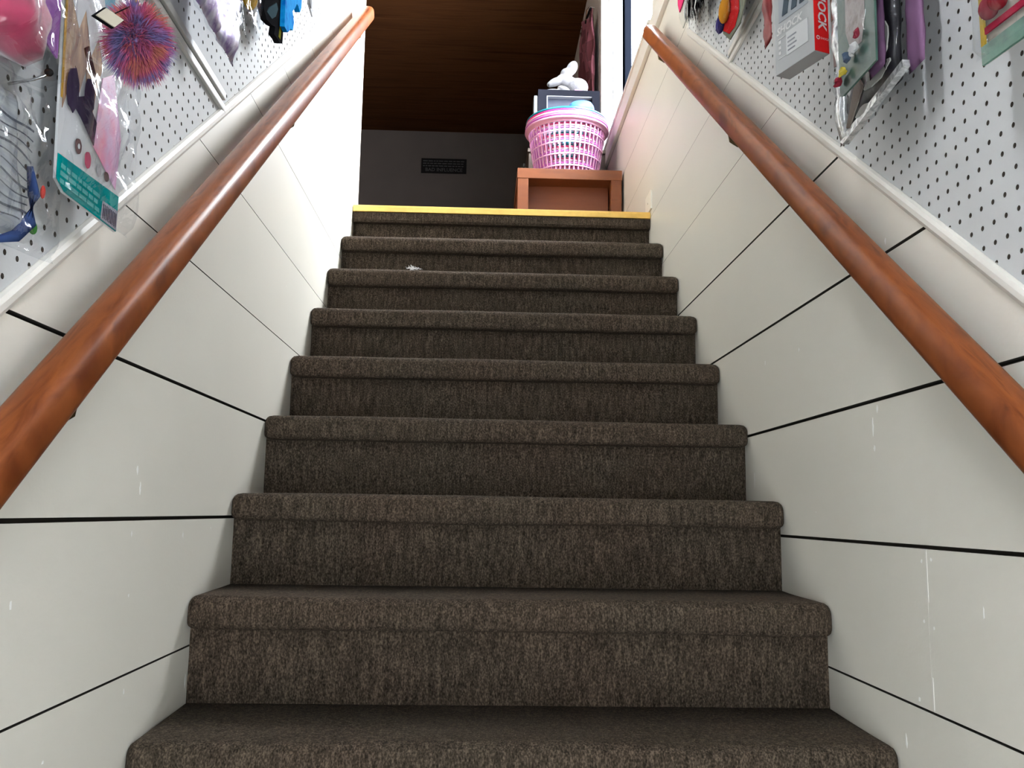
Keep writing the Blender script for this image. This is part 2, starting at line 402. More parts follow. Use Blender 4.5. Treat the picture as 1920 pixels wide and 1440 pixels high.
# right
bm = B()
box(bm, W2+.014, W2+.11, -3.06, WY0, FLZ, CEZ); box(bm, W2+.014, W2+.11, WY0, WY1, FLZ, WZ0)
box(bm, W2+.014, W2+.11, WY0, WY1, WZ1, CEZ)
wr = tag(obj('wall_right', bm, DARK), kind='structure')
zr = [FLZ, -2.27, -2.048, -1.826, -1.604, -1.382, -1.160, -.937, -.714, -.490, -.252, -.012, .205, .410, .646]
gr = [0, .002, .002, .002, .002, .0035, .0055, .0060, .0052, .0048, .0012, .0009, .0009, .0013, .001]
boards(1, zr, gr, WY1, wr, splits={5: -2.004})
obj('filler', bx(W2-.0006, W2+.001, -2.0065, -2.0025, -1.235, -1.165), TRIM, wr)
obj('filler', bx(W2-.0006, W2+.001, -2.0085, -2.0045, -1.378, -1.335), TRIM, wr)
obj('upper_panel', wallp([(PEGEND, .647), (WY0-.03, .647), (WY0-.03, CEZ), (PEGEND, CEZ)], W2, W2+.014), PAINT, wr)
obj('upper_panel', wallp([(WY0-.03, WZ1+.03), (WY1, WZ1+.03), (WY1, CEZ), (WY0-.03, CEZ)], W2, W2+.014), PAINT, wr)
tag(obj('wall_landing_right', bx(W2, W2+.11, WY1, FARY, -.1, CEZ+.02), PLASTER), kind='structure')
CHIP = mat('bare_plaster', (.86, .85, .82), .8)
for wall_, x_, lst in ((wr, W2, [(-1.8707, -.95, .0023, .0062), (-1.8525, -.9776, .0023, .0123), (-1.8551, -1.0117, .0031, .0046), (-1.532, -.795, .0023, .0038), (-1.991, -1.1797, .0023, .0023), (-2.0185, -1.1768, .0023, .0023), (-1.9903, -1.2621, .0023, .0023), (-2.018, -1.268, .0023, .0023), (-1.966, -1.3711, .0031, .0038), (-2.1434, -1.2347, .0015, .0092), (-1.9205, -1.4383, .0023, .0092), (-1.3216, -.7866, .0023, .0046), (-1.9238, -.6954, .0023, .0046), (-1.5952, -1.1116, .0015, .0015), (-1.2246, -1.0398, .0015, .0169)]),
        (wl, -W2, [(-1.9269, -1.0673, .0023, .0062), (-1.9113, -1.0938, .0023, .0077), (-1.9313, -1.1588, .0015, .0038), (-1.7051, -1.1666, .0015, .0046), (-1.5496, -1.1578, .0015, .0015), (-1.926, -1.2465, .0015, .0023), (-1.9177, -1.3796, .0015, .0038), (-1.6437, -1.4124, .0023, .0108), (-2.2551, -1.227, .0023, .0062), (-2.1495, -1.4143, .0023, .0023)])):
    for k, (y, z, a, b) in enumerate(lst):
        rr = random.Random(k); po = [(y+math.cos(q*PI/5)*a*1.5*rr.uniform(.35, 1.0)+.004*math.sin(q)*b/.01*0, z+math.sin(q*PI/5)*b*1.4*rr.uniform(.4, 1)) for q in range(10)]
        obj('paint_chip', wallp(po, x_-.0003, x_+.0003), CHIP, wall_)
# window in the right wall of the landing
win = thing('window_1', None, None, (W2+.05, (WY0+WY1)/2, WZ0), kind='structure')
obj('sill', wallp([(-.40, .648), (WY1-.01, .648), (WY1-.01, WZ0-.004), (-.31, WZ0-.004)], W2-.016, W2), TRIM, win)
obj('sill_board', bx(W2-.022, W2+.11, WY0-.02, WY1, WZ0-.004, WZ0+.012, bev=.003), TRIM, win)
ALU = mat('frame_backlit_shade', (.0016, .002, .0032), .7, spec=0)  # near-black colour carries the frame's backlit shade
bm = B(); fx0, fx1 = W2+.045, W2+.085
box(bm, fx0, fx1, WY0, WY1, WZ1-.04, WZ1); box(bm, fx0, fx1, WY0, WY1, WZ0+.012, WZ0+.035)
box(bm, fx0, fx1, WY0, WY0+.012, WZ0, WZ1)
obj('window_frame', bm, ALU, win)
obj('far_stile', bx(fx0, fx1, WY1-.02, WY1, WZ0+.035, WZ1-.04), TRIM, win)
obj('far_jamb', bx(W2, fx0, WY1-.008, WY1, WZ0+.012, WZ1), TRIM, win)
obj('jamb', bx(W2+.0, W2+.11, WY0-.03, WY0, WZ0, WZ1), TRIM, win)
obj('head', bx(W2+.0, W2+.11, WY0-.03, WY1, WZ1, WZ1+.03), TRIM, win)
obj('mullion', bx(W2-.002, W2+.03, .585, .64, WZ0+.012, WZ1-.0, bev=.004), ALU, win)
obj('mullion_stop', bx(W2+.0, W2+.03, .64, .665, WZ0+.012, WZ1), mat('stop_backlit_shade', (.0012, .0015, .0025), .7, spec=0), win)  # backlit shade put into the stop's colour as well
obj('pane', bx(W2+.062, W2+.066, WY0+.012, .585, WZ0+.035, WZ1-.04), glass_mat(), win)
obj('pane', bx(W2+.062, W2+.066, .64, WY1-.02, WZ0+.035, WZ1-.04), glass_mat('dimmed_glass', (.33, .33, .34), .0), win)  # clear pane darkened to cut daylight on the landing things

# slope mouldings between boards and pegboard
def slope_strip(side, prof, ya, yb, name='moulding'):
    """prof of (out from wall, height above nosing line)"""
    bm = B(); s = 1 if side < 0 else -1; x0 = -W2 if side < 0 else W2
    a = [bm.verts.new((x0+s*o, ya, slz(ya, h))) for o, h in prof]; b = [bm.verts.new((x0+s*o, yb, slz(yb, h))) for o, h in prof]
    n = len(prof); bm.faces.new(a); bm.faces.new(b[::-1])
    for i in range(n): bm.faces.new((a[i], b[i], b[(i+1) % n], a[(i+1) % n]))
    return bm
MP = [(-.012, .850), (.003, .852), (.006, .855), (.009, .862), (.0095, .871), (.008, .878), (.0045, .881), (-.012, .881)]
ti = 1
for side, cuts in ((-1, (-3.05, -1.625, PEGEND)), (1, (-3.05, PEGEND))):
    for a, b in zip(cuts, cuts[1:]):
        tag(obj('trim_%d' % ti, slope_strip(side, MP, a+.0007, b-.0007), TRIM), kind='structure'); ti += 1

# ------------------------------------------------------------------ pegboards: every hole is cut
PIT = .0254
def pegboard(side, z0, z1, name, label, py, pz):
    ya, yb = -3.05, PEGEND
    x = -W2 if side < 0 else W2; s = 1 if side < 0 else -1
    xf, xk = x + s*.003, x - s*.004
    hr = .0034; h = PIT/2
    sq = [(h, 0), (h, h), (0, h), (-h, h), (-h, 0), (-h, -h), (0, -h), (h, -h)]
    oc = [(hr*math.cos(i*PI/4), hr*math.sin(i*PI/4)) for i in range(8)]
    V, F, idx = [], [], {}
    def vert(a, b, xx):
        key = (round(a*1e5), round(b*1e5), round(xx*1e4))
        if key not in idx: idx[key] = len(V); V.append((xx, a, b))
        return idx[key]
    for i in range(int(math.floor(ya/PIT-py)), int(math.ceil(yb/PIT-py))+1):
        for j in range(int(math.floor(z0/PIT-pz)), int(math.ceil(z1/PIT-pz))+1):
            cy, cz = (i+py)*PIT, (j+pz)*PIT
            hh = cz-cy*SL
            if hh < H_M-.05 or hh > 1.75: continue
            a = [vert(cy+u, cz+v, xf) for u, v in sq]; b = [vert(cy+u, cz+v, xf) for u, v in oc]; c = [vert(cy+u, cz+v, xk) for u, v in oc]
            for q in range(8):
                r = (q+1) % 8
                F.append((a[q], a[r], b[r], b[q])); F.append((b[q], b[r], c[r], c[q]))
    me = bpy.data.meshes.new(name); me.from_pydata(V, [], F)
    bm = B(); bm.from_mesh(me); bpy.data.meshes.remove(me)
    for co, no in (((0, 0, H_M-.004), (0, SL, -1)), ((0, ya, 0), (0, -1, 0)), ((0, yb, 0), (0, 1, 0)), ((0, 0, z0), (0, 0, -1)), ((0, 0, z1), (0, 0, 1)), ((0, 0, 1.74), (0, -SL, 1))):
        bmesh.ops.bisect_plane(bm, geom=bm.verts[:]+bm.edges[:]+bm.faces[:], plane_co=co, plane_no=no, clear_outer=True)
    n = Vector((s, 0, 0))
    for f in bm.faces:
        if abs(f.normal.x) > .9 and f.normal.dot(n) < 0: f.normal_flip()
        if abs(f.normal.x) < .5: f.material_index = 1
    o = obj(name, bm, PEG, recalc=False); o.data.materials.append(HARDB)
    return tag(o, label, 'pegboard')
JL, JR = -.376, .038
pegboard(-1, -2.4, JL-.004, 'pegboard', 'lower white pegboard on left wall, beside the dress-up pack', -.085, .0)
pegboard(-1, JL+.004, 1.4, 'pegboard', 'upper white pegboard on left wall, above the joint strip', -.085, .2)
pegboard(1, -2.4, JR-.012, 'pegboard', 'lower white pegboard on right wall, behind the red and white box', .552, .956)
pegboard(1, JR+.012, 1.4, 'pegboard', 'upper white pegboard on right wall, near the landing window', .552, .5)
def joint_strip(side, z, label):
    x = -W2 if side < 0 else W2; s = 1 if side < 0 else -1
    yb = slope_y(z, H_M+.02)
    t = thing('joint_strip', label, 'strip', (x, -2.0, z))
    m = TRIM if side > 0 else mat('grey_strip', (.46, .45, .42), .45)
    for dz in (-.012, .012):
        obj('flange', bx(min(x+s*.0031, x+s*.010), max(x+s*.0031, x+s*.010), -3.05, yb, z+dz-.007, z+dz+.007, bev=.002), m, t)
    obj('channel', bx(min(x-s*.004, x+s*.0035), max(x-s*.004, x+s*.0035), -3.05, yb, z-.006, z+.006), mat('strip_groove', (.16, .155, .15), .6), t)
joint_strip(-1, JL, 'grey joint strip between the two pegboards on left wall')
joint_strip(1, JR, 'white joint strip between the two pegboards on right wall')

# ------------------------------------------------------------------ handrails
def handrail(side, ya, ha, yb, hb, label, brackets):
    s = 1 if side < 0 else -1; x0 = -W2 if side < 0 else W2; xc = x0+s*.052
    A, Bv = Vector((xc, ya, slz(ya, ha))), Vector((xc, yb, slz(yb, hb)))
    t = (Bv-A).normalized(); u = Vector((1, 0, 0)); v = u.cross(t).normalized()
    root = thing('handrail', label, 'handrail', A)
    bm = B(); rings = []; n = 24; L = (Bv-A).length
    st = [(0, .75), (.004, .92), (.012, 1)] + [(L*i/30, 1) for i in range(1, 30)] + [(L-.016, 1), (L-.008, .93), (L-.003, .8), (L, .55)]
    for d, k in st:
        ring = []
        for i in range(n):
            a = 2*PI*i/n; c, q = math.cos(a), math.sin(a); e = 2/3.0
            ring.append(bm.verts.new(A+t*d + u*(math.copysign(abs(c)**e, c)*.0245*k) + v*(math.copysign(abs(q)**e, q)*.0265*k)))
        rings.append(ring)
    for a, b in zip(rings, rings[1:]):
        for i in range(n): bm.faces.new((a[i], a[(i+1) % n], b[(i+1) % n], b[i]))
    bm.faces.new(rings[0][::-1]); bm.faces.new(rings[-1])
    obj('rail', bm, RAILW, root, smooth=True)
    BR = mat('aged_brass', (.10, .065, .03), .4, 1.0)
    for yb_, hp in brackets:
        rz = A.z + (yb_-A.y)/(Bv.y-A.y)*(Bv.z-A.z)
        zp = rz-.07 if hp is None else slz(yb_, hp)
        bm = B(); tube(bm, [(x0, yb_, zp), (x0+s*.004, yb_, zp), (x0+s*.006, yb_, zp)], [.011, .011, .008], 16)
        pl = obj('wall_plate', bm, BR, root)
        bm = B(); tube(bm, [(x0+s*.005, yb_, zp), (x0+s*.03, yb_, zp-.004), (x0+s*.046, yb_, zp+.006), (xc, yb_, rz-.029)], .004, 10)
        obj('bracket_arm', bm, BR, root, smooth=True)
        bm = B(); box(bm, xc-.007, xc+.007, yb_-.016, yb_+.016, -.001, .001)
        for vv in bm.verts: vv.co.z += rz-.0322+(vv.co.y-yb_)*SL
        obj('saddle', bm, BR, root)
    return root
handrail(-1, -2.75, .752, -.17, .806, 'round varnished wooden handrail on left wall', ((-2.253, None), (-1.26, None), (-.30, None)))
handrail(1, -2.75, .748, -.27, .788, 'varnished wooden handrail with worn ridge on right wall', ((-2.35, None), (-1.25, None), (-.42, None)))

# ================================================================== things on the landing
ORANGE = ramp_mat('beech_laminate', [(.092, .024, .0055), (.118, .033, .008), (.104, .028, .0066)], 5, .45, (1, 1, 6), .02)
bt = thing('side_table', 'low beech-look box table with open front on the landing', 'table', (.3125, .85, .004))
X0, X1, Y0, Y1, ZT = .076, .549, .62, 1.095, .415
obj('table_top', bx(X0, X1, Y0, Y1, ZT-.047, ZT, bev=.002), ORANGE, bt)
for x in (X0+.002, X1-.05):
    for y in (Y0+.002, Y1-.05): obj('leg', bx(x, x+.048, y, y+.048, .004, ZT-.047, bev=.0015), ORANGE, bt)
DKO = ramp_mat('beech_panel', [(.13, .036, .011), (.16, .046, .015)], 5, .5, (1, 1, 6))
obj('side_panel', bx(X0+.006, X0+.018, Y0+.05, Y1-.05, .02, ZT-.047), DKO, bt)
obj('side_panel', bx(X1-.018, X1-.006, Y0+.05, Y1-.05, .02, ZT-.047), DKO, bt)
obj('back_panel', bx(X0+.05, X1-.05, Y0+.10, Y0+.112, .02, ZT-.047), DKO, bt)

def plastic(name, c, rough=.3):
    m = mat(name, c, rough); b = m.node_tree.nodes['Principled BSDF']
    b.inputs['Subsurface Weight'].default_value = .25; b.inputs['Subsurface Radius'].default_value = (.01, .006, .006); return m
def basket(label, z0, rb, rt, h, m, c=(.318, .85), nb=44, rimw=.013):
    t = thing('laundry_basket', label, 'basket', (c[0], c[1], z0), group='stacked plastic baskets')
    def rad(z): return rb+(rt-rb)*((z/h)**.85)
    bm = B()
    for k in range(nb):                                         # upright slats
        a = 2*PI*k/nb; da = .0030
        pts = []
        for j in range(6):
            z = .006+(h-.02)*j/5; r = rad(z); da_ = .0032/r
            pts.append([bm.verts.new((c[0]+(r+dr)*math.cos(a+s*da_), c[1]+(r+dr)*math.sin(a+s*da_), z0+z)) for s, dr in ((-1, 0), (1, 0), (1, -.0025), (-1, -.0025))])
        for p, q in zip(pts, pts[1:]):
            for i in range(4): bm.faces.new((p[i], p[(i+1) % 4], q[(i+1) % 4], q[i]))
        bm.faces.new(pts[0][::-1]); bm.faces.new(pts[-1])
    for j in range(1, 5):                                       # hoops
        z = h*(j/5.1); r = rad(z)
        lathe(bm, [(r+.001, z0*0+z-.0035), (r+.001, z+.0035), (r-.003, z+.0035), (r-.003, z-.0035)], (c[0], c[1], z0), 48, True)
    obj('lattice', bm, m, t)
    bm = B(); lathe(bm, [(rt-.004, h-.022), (rt+.001, h-.022), (rt+.003, h-.008), (rt+rimw, h-.010), (rt+rimw+.002, h-.006), (rt+rimw, h), (rt-.001, h+.002), (rt-.004, h-.002)], (c[0], c[1], z0), 64, True)
    obj('rim', bm, m, t, smooth=True)
    bm = B(); lathe(bm, [(.001, 0), (rb+.001, 0), (rb+.002, .02), (rb-.002, .02), (rb-.003, .004), (.001, .004)], (c[0], c[1], z0), 48, True)
    obj('base', bm, m, t)
    return t
ZB = ZT+.0005
basket('pale pink slatted plastic basket, lowest and outermost of the stack', ZB, .140, .186, .272, plastic('pale_pink_plastic', (.58, .30, .45)))
basket('lilac purple plastic basket nested just inside the pale pink one', ZB+.013, .134, .185, .272, plastic('purple_plastic', (.40, .09, .36)))
basket('very pale pink basket in the middle of the nested stack', ZB+.026, .128, .184, .271, plastic('white_pink_plastic', (.62, .40, .48)))
basket('bright magenta pink basket nested under the teal one', ZB+.036, .122, .182, .271, plastic('magenta_plastic', (.55, .015, .13)))
basket('teal blue plastic basket on top of the nested stack', ZB+.048, .116, .181, .270, plastic('teal_plastic', (.003, .12, .15)))
# blue cloth bundle lying in the top basket
bm = B(); ellip(bm, (.375, .735, .752), (.065, .045, .044), u=24, v=16)
for v in bm.verts: v.co += Vector((1, 1, .6))*noise.noise(v.co*22)*.012
tag(obj('cloth_bundle', bm, mat('blue_cloth', (.002, .055, .19), .7), smooth=True), 'bright blue bundle lying in the teal basket', 'cloth')

# television on a small stand behind the baskets
TVG = mat('tv_bezel_grey', (.007, .0075, .0115), .6, spec=.03); TVL = mat('tv_shell_silver', (.10, .105, .11), .6, spec=.2)
st = thing('tv_stand', 'dark low cabinet standing behind the beech-look box table', 'cabinet', (.35, 1.32, .004))
DW = mat('dark_stained_wood', (.05, .03, .02), .5, var=.2, scale=6)
obj('body', bx(.15, .545, 1.13, 1.55, .03, .70, bev=.004), DW, st)
obj('cabinet_top', bx(.145, .550, 1.12, 1.555, .70, .72, bev=.003), DW, st)
for x in (.16, .505):
    for y in (1.14, 1.51): obj('foot', bx(x, x+.03, y, y+.03, .004, .03), DW, st)
tv = thing('television', 'dark grey box television behind the basket stack', 'television', (.35, 1.3, .72))
ta, tb_, tz0, tz1, ty = .195, .515, .72, 1.046, 1.135
bm = B(); box(bm, ta, tb_, ty, ty+.05, tz1-.032, tz1); box(bm, ta, ta+.045, ty, ty+.05, tz0, tz1-.032); box(bm, tb_-.04, tb_, ty, ty+.05, tz0, tz1-.032); box(bm, ta+.045, tb_-.04, ty, ty+.05, tz0, tz0+.06)
obj('bezel', bm, TVG, tv)
bm = B(); NX, NZ = 12, 10; g = []
for j in range(NZ+1):
    g.append([])
    for i in range(NX+1):
        u, v = i/NX*2-1, j/NZ*2-1
        g[-1].append(bm.verts.new((ta+.045+(tb_-ta-.085)*i/NX, ty+.022+.016*(u*u+v*v)/2, tz0+.06+(tz1-.032-tz0-.06)*j/NZ)))
for j in range(NZ):
    for i in range(NX): bm.faces.new((g[j][i], g[j][i+1], g[j+1][i+1], g[j+1][i]))
obj('screen', bm, mat('tv_screen', (.045, .050, .070), .4, spec=.08), tv, smooth=True)
bm = B(); box(bm, ta+.045, ta+.050, ty+.0, ty+.03, tz0+.06, tz1-.034); box(bm, ta+.05, tb_-.042, ty+.0, ty+.03, tz1-.036, tz1-.033)
obj('screen_trim', bm, mat('silver_line', (.2, .21, .24), .4), tv)
bm = B(); rings = []
for yy, k in ((ty+.05, 1), (ty+.12, .97), (ty+.2, .85), (ty+.30, .66), (ty+.34, .6)):
    cx, cz = (ta+tb_)/2, tz0+.14; ring = []
    for i in range(24):
        a = 2*PI*i/24; c, q = math.cos(a), math.sin(a); e = .35
        hx = (tb_-ta)/2*k; ring.append(bm.verts.new((cx+math.copysign(abs(c)**e, c)*hx, yy, max(tz0+.002, (tz0+tz1)/2+math.copysign(abs(q)**e, q)*(tz1-tz0)/2*k*(1 if q > 0 else 1)))))
    rings.append(ring)
for a, b in zip(rings, rings[1:]):
    for i in range(24): bm.faces.new((a[i], a[(i+1) % 24], b[(i+1) % 24], b[i]))
bm.faces.new(rings[0]); bm.faces.new(rings[-1][::-1])
obj('rear_shell', bm, TVL, tv)
obj('side_cheek', bx(ta-.022, ta, ty+.005, ty+.10, tz0, tz1-.03, bev=.009), TVL, tv)

# white animal figure on the television
def animal():
    t = thing('animal_figure', 'white soft animal figure sitting on the television', 'toy', (.36, 1.185, tz1))
    z = tz1
    bm = B(); y = 1.19
    R = lambda a: rotm('Y', a)
    ellip(bm, (.405, y, z+.045), (.056, .045, .047))              # haunch
    ellip(bm, (.350, y, z+.074), (.060, .036, .034), R(.35))      # chest / shoulder
    ellip(bm, (.290, y-.01, z+.066), (.046, .030, .020), R(-.42)) # muzzle reaching left
    ellip(bm, (.262, y-.01, z+.052), (.020, .022, .014), R(-.3))
    ellip(bm, (.345, y, z+.115), (.032, .030, .032))              # neck
    ellip(bm, (.374, y, z+.148), (.028, .026, .044), R(.45))      # raised head / ear
    ellip(bm, (.330, y-.03, z+.016), (.036, .020, .016), R(.35))  # paw
    ellip(bm, (.275, y-.02, z+.008), (.044, .026, .008))          # flat foot
    ellip(bm, (.440, y+.005, z+.012), (.035, .03, .012))
    o = obj('body', bm, mat('white_plush', (.125, .123, .132), .8, bump=.2, scale=120, sheen=.3), t, smooth=True)
    md = o.modifiers.new('remesh', 'REMESH'); md.mode = 'VOXEL'; md.voxel_size = .004; md.use_smooth_shade = True
    sm = o.modifiers.new('smooth', 'SMOOTH'); sm.iterations = 6
    obj('tag', bx(.385, .425, y-.052, y-.046, z+.001, z+.008), mat('purple_tag', (.22, .09, .20), .5), t)
animal()

# checked garment hanging on the landing wall past the window
def cloth(y0, y1, z0, z1, xc, amp, m, parent, name, taper=0.0, seed=0):
    bm = B(); ny, nz = 30, 24; g = []
    for j in range(nz+1):
        v = j/nz; g.append([])
        for i in range(ny+1):
            u = i/ny; w = 1-taper*v; yy = (y0+y1)/2+((u-.5)*(y1-y0))*w
            fx = math.sin(u*19+seed)*amp*(1-.5*v) + noise.noise(Vector((u*5+seed, v*4, 1)))*amp
            g[-1].append(bm.verts.new((xc+fx, yy+.02*math.sin(v*5+seed), z0+(z1-z0)*v + (.02*math.sin(u*7) if j == 0 else 0))))
    for j in range(nz):
        for i in range(ny): bm.faces.new((g[j][i], g[j][i+1], g[j+1][i+1], g[j+1][i]))
    ex = bmesh.ops.extrude_face_region(bm, geom=bm.faces[:]); bmesh.ops.translate(bm, verts=[q for q in ex['geom'] if isinstance(q, bmesh.types.BMVert)], vec=(.003, 0, 0))
    return obj(name, bm, m, parent, smooth=True)
def check_mat():
    m, t, b = nt('red_check_cloth'); N, Lk = t.nodes, t.links
    tc = N.new('ShaderNodeTexCoord'); mp = N.new('ShaderNodeMapping'); mp.inputs['Scale'].default_value = (0, 9, 9); mp.inputs['Location'].default_value = (.3, .2, .2); mp.inputs['Rotation'].default_value = (.12, 0, 0)
    Lk.new(tc.outputs['Object'], mp.inputs[0]); ck = N.new('ShaderNodeTexChecker'); ck.inputs['Scale'].default_value = 1
    ck.inputs[1].default_value = (.045, .0012, .004, 1); ck.inputs[2].default_value = (.11, .025, .035, 1)
    Lk.new(mp.outputs[0], ck.inputs[0]); Lk.new(ck.outputs[0], b.inputs['Base Color']); b.inputs['Roughness'].default_value = .9; return m
gt = thing('garment', 'red and pink checked garment hanging past the window', 'garment', (.52, 1.65, 1.10))
CH = check_mat()
cloth(1.44, 1.80, 1.14, 1.72, .515, .022, CH, gt, 'cloth_panel', .35, 0)
cloth(1.70, 1.98, 1.40, 1.80, .505, .020, CH, gt, 'sleeve', .3, 2)
bm = B(); tube(bm, [(W2, 1.72, 1.86), (.53, 1.72, 1.86), (.515, 1.72, 1.84), (.51, 1.72, 1.78)], .006, 8)
obj('hanger_hook', bm, CHROME, gt)
bm = B(); tube(bm, [(.512, 1.52, 1.735), (.512, 1.72, 1.79), (.512, 1.92, 1.735)], .007, 8)
obj('hanger', bm, BLACKP, gt)

# dark bushy clump beside the baskets
bm = B()
rnd = random.Random(5)
tube(bm, [(.12, .95, ZT), (.12, .95, ZT+.08)], [.012, .006], 8)
for k in range(170):
    a, e = rnd.uniform(0, 2*PI), rnd.uniform(-.1, 1.4); d = Vector((math.cos(a)*math.cos(e), math.sin(a)*math.cos(e), math.sin(e)))
    p = Vector((.12, .95, ZT+.05)) + Vector((d.x*.022, d.y*.05, d.z*.075))*rnd.uniform(.5, 1.1); q = p+d*rnd.uniform(.012, .024)
    s = d.cross(Vector((rnd.random(), rnd.random(), rnd.random()))).normalized()*.006
    m_ = (p+q)/2
    vs = [bm.verts.new(x) for x in (p, m_+s, q, m_-s)]; bm.faces.new(vs)
tag(obj('leafy_clump', bm, mat('dark_leaf', (.012, .014, .012), .7)), 'small dark leafy clump beside the pink basket', 'plant')

# sign on the far wall
sg = thing('wall_sign', 'small black wooden sign with grey lettering on far wall', 'sign', (-.43, FARY, 1.76))
obj('board', bx(-.627, -.238, FARY-.014, FARY, 1.762, 1.892, bev=.003), mat('black_sign', (.006, .005, .005), .8, spec=.1), sg)
LET = mat('sign_lettering', (.022, .020, .018), .7)
obj('lettering', text_bm('BAD INFLUENCE', .043, (-.432, FARY-.0145, 1.776), (1, 0, 0), (0, 0, 1), .0006, 'CENTER', bold=.0006), LET, sg)
bm = B(); rnd = random.Random(2)
for zz in (1.868, 1.846, 1.824):                # small print, too faint to read: worn word marks
    x = -.612
    while x < -.262:
        w = rnd.uniform(.014, .040); box(bm, x, min(x+w, -.252), FARY-.0148, FARY-.0138, zz-.004, zz+.004); x += w+.007
obj('worn_print', bm, LET, sg)

# cream cover plate low on the right wall at the landing edge
cp = thing('cover_plate', 'small cream cover plate on right wall above brass strip', 'plate', (W2, .03, .012))
obj('plate', bx(W2-.006, W2, -.035, .075, .012, .085, bev=.002), mat('cream_plate', (.80, .77, .68), .4), cp)
bm = B(); tube(bm, [(W2-.006, .02, .048), (W2-.0072, .02, .048)], .004, 10); obj('screw', bm, CHROME, cp)

# lint on a stair edge
bm = B(); rnd = random.Random(11); c0 = Vector((-.288, -2*GO+.006, -2*RISE+.001))
for k in range(60):
    p = c0+Vector((rnd.gauss(0, .009), rnd.gauss(0, .005), rnd.uniform(0, .003))); d = Vector((rnd.gauss(0, 1), rnd.gauss(0, .6), rnd.gauss(.3, .5))).normalized()*rnd.uniform(.005, .014)
    s = d.cross(Vector((.3, 1, .5))).normalized()*.0007
    bm.faces.new([bm.verts.new(x) for x in (p-s, p+s, p+d+s, p+d-s)])
for v in bm.verts: v.co.z = max(v.co.z, -2*RISE+.0006)
tag(obj('lint_tuft', bm, mat('lint_white', (.75, .74, .74), .9)), 'tiny tuft of white lint on a dark stair edge', 'lint')

# ================================================================== goods on the pegboards
def hook(side, y, z, out, label, tip=True, rise=.012, r=.0016):
    x0 = -W2 if side < 0 else W2; s = 1 if side < 0 else -1
    t = thing('peg_hook', label, 'hook', (x0, y, z))
    bm = B(); tube(bm, [(x0+s*.003, y, z), (x0+s*out*.6, y, z+rise*.35), (x0+s*out*.9, y, z+rise*.7), (x0+s*out, y, z+rise)], r, 8)
    obj('wire', bm, CHROME, t, smooth=True)
    if tip:
        bm = B(); ellip(bm, (x0+s*out, y, z+rise), (.0045, .0042, .0042), u=12, v=8); obj('tip', bm, BLACKP, t, smooth=True)
    return t
def flat(poly, x, th=.0012): return wallp(poly, x-th/2, x+th/2)
def scatter_poly(c, ry, rz, n=14, jit=.15, seed=0):
    r = random.Random(seed); return [(c[0]+math.cos(2*PI*i/n)*ry*(1+r.uniform(-jit, jit)), c[1]+math.sin(2*PI*i/n)*rz*(1+r.uniform(-jit, jit))) for i in range(n)]
def col(name, c, rough=.6): return mat(name, tuple(x*.68 for x in c), max(rough, .6), spec=0)
PINK = col('hot_pink', (.62, .05, .14), .5); LIL = col('lilac_card', (.36, .15, .44)); TEAL = col('teal_print', (.0, .30, .29)); WHITE = col('white_card', (.76, .76, .77))

# --- left wall ------------------------------------------------------------
# pink plush pack at the far left
t = thing('plush_pack', 'pink plush item in clear pack with lilac card, leftmost', 'toy pack', (-.509, -2.44, -.70))
obj('plush', pillow(-2.50, -2.415, -.702, -.52, -.512, .05, seed=1, crumple=.006), mat('pink_plush', (.25, .007, .045), .7, var=.5, scale=22, sheen=.4), t, smooth=True)
obj('card', flat([(-2.423, -.664), (-2.381, -.672), (-2.387, -.50), (-2.423, -.50)], -.500, .002), LIL, t)
obj('card_edge', bx(-.502, -.498, -2.4265, -2.4235, -.662, -.50), WHITE, t)
obj('film', pillow(-2.505, -2.378, -.708, -.50, -.508, .062, seed=5, crumple=.004), FILM, t, smooth=True)
hook(-1, -2.44, -.505, .08, 'peg hook holding the pink plush pack')
# clear bag with striped garment on the tipped hook
hook(-1, -2.363, -.692, .043, 'short wire hook with black tip beside the dress-up pack', rise=.014)
t = thing('sock_pack', 'clear bag with grey striped item, below the black-tipped hook', 'clothing pack', (-.53, -2.38, -.89))
def bagshape(u, v, y, z): return (y + (1-v)*.0, z + (1-v)**3*.03*(u-.0) )
bm = B()
for k in range(11):
    z = -.752-.0095*k; w = .0015 if k % 3 else .0025
    for q in range(10):
        ya_, yb_ = -2.462+.0088*q, -2.462+.0088*(q+1); f = lambda y: .003*math.sin((y+2.4)*60+k*.7)
        vs = [bm.verts.new((-.5195+.001*math.sin(q*.3), y, z+f(y)+d)) for y, d in ((ya_, 0), (yb_, 0), (yb_, w), (ya_, w))]; bm.faces.new(vs)
obj('dark_stripes', bm, mat('charcoal_cloth', (.075, .082, .10), .9, spec=.02), t)
obj('striped_body', pillow(-2.455, -2.368, -.86, -.72, -.532, .022, seed=8, crumple=.003, shape=lambda u, v, y, z: (y-.035*v*u, z)), None or ramp_mat('stripe_grey', [(.22, .24, .26), (.36, .37, .38), (.26, .28, .31), (.38, .38, .38)], 55, .8, (.05, .12, 1.6), spec=.05), t, smooth=True)
bm = B(); tube(bm, [(-.519, -2.376, -.785), (-.517, -2.367, -.812), (-.517, -2.372, -.842), (-.518, -2.392, -.862), (-.519, -2.425, -.876)], [.003, .006, .007, .006, .003], 10)
obj('blue_trim', bm, col('navy_cloth', (.035, .06, .16), .7), t, smooth=True)
bm = B(); ellip(bm, (-.516, -2.366, -.845), (.003, .008, .007)); obj('green_dot', bm, col('green_dot', (.06, .22, .05)), t, smooth=True)
bm = B(); ellip(bm, (-.516, -2.352, -.803), (.002, .004, .007)); obj('red_dot', bm, col('red_dot', (.6, .04, .03)), t, smooth=True)
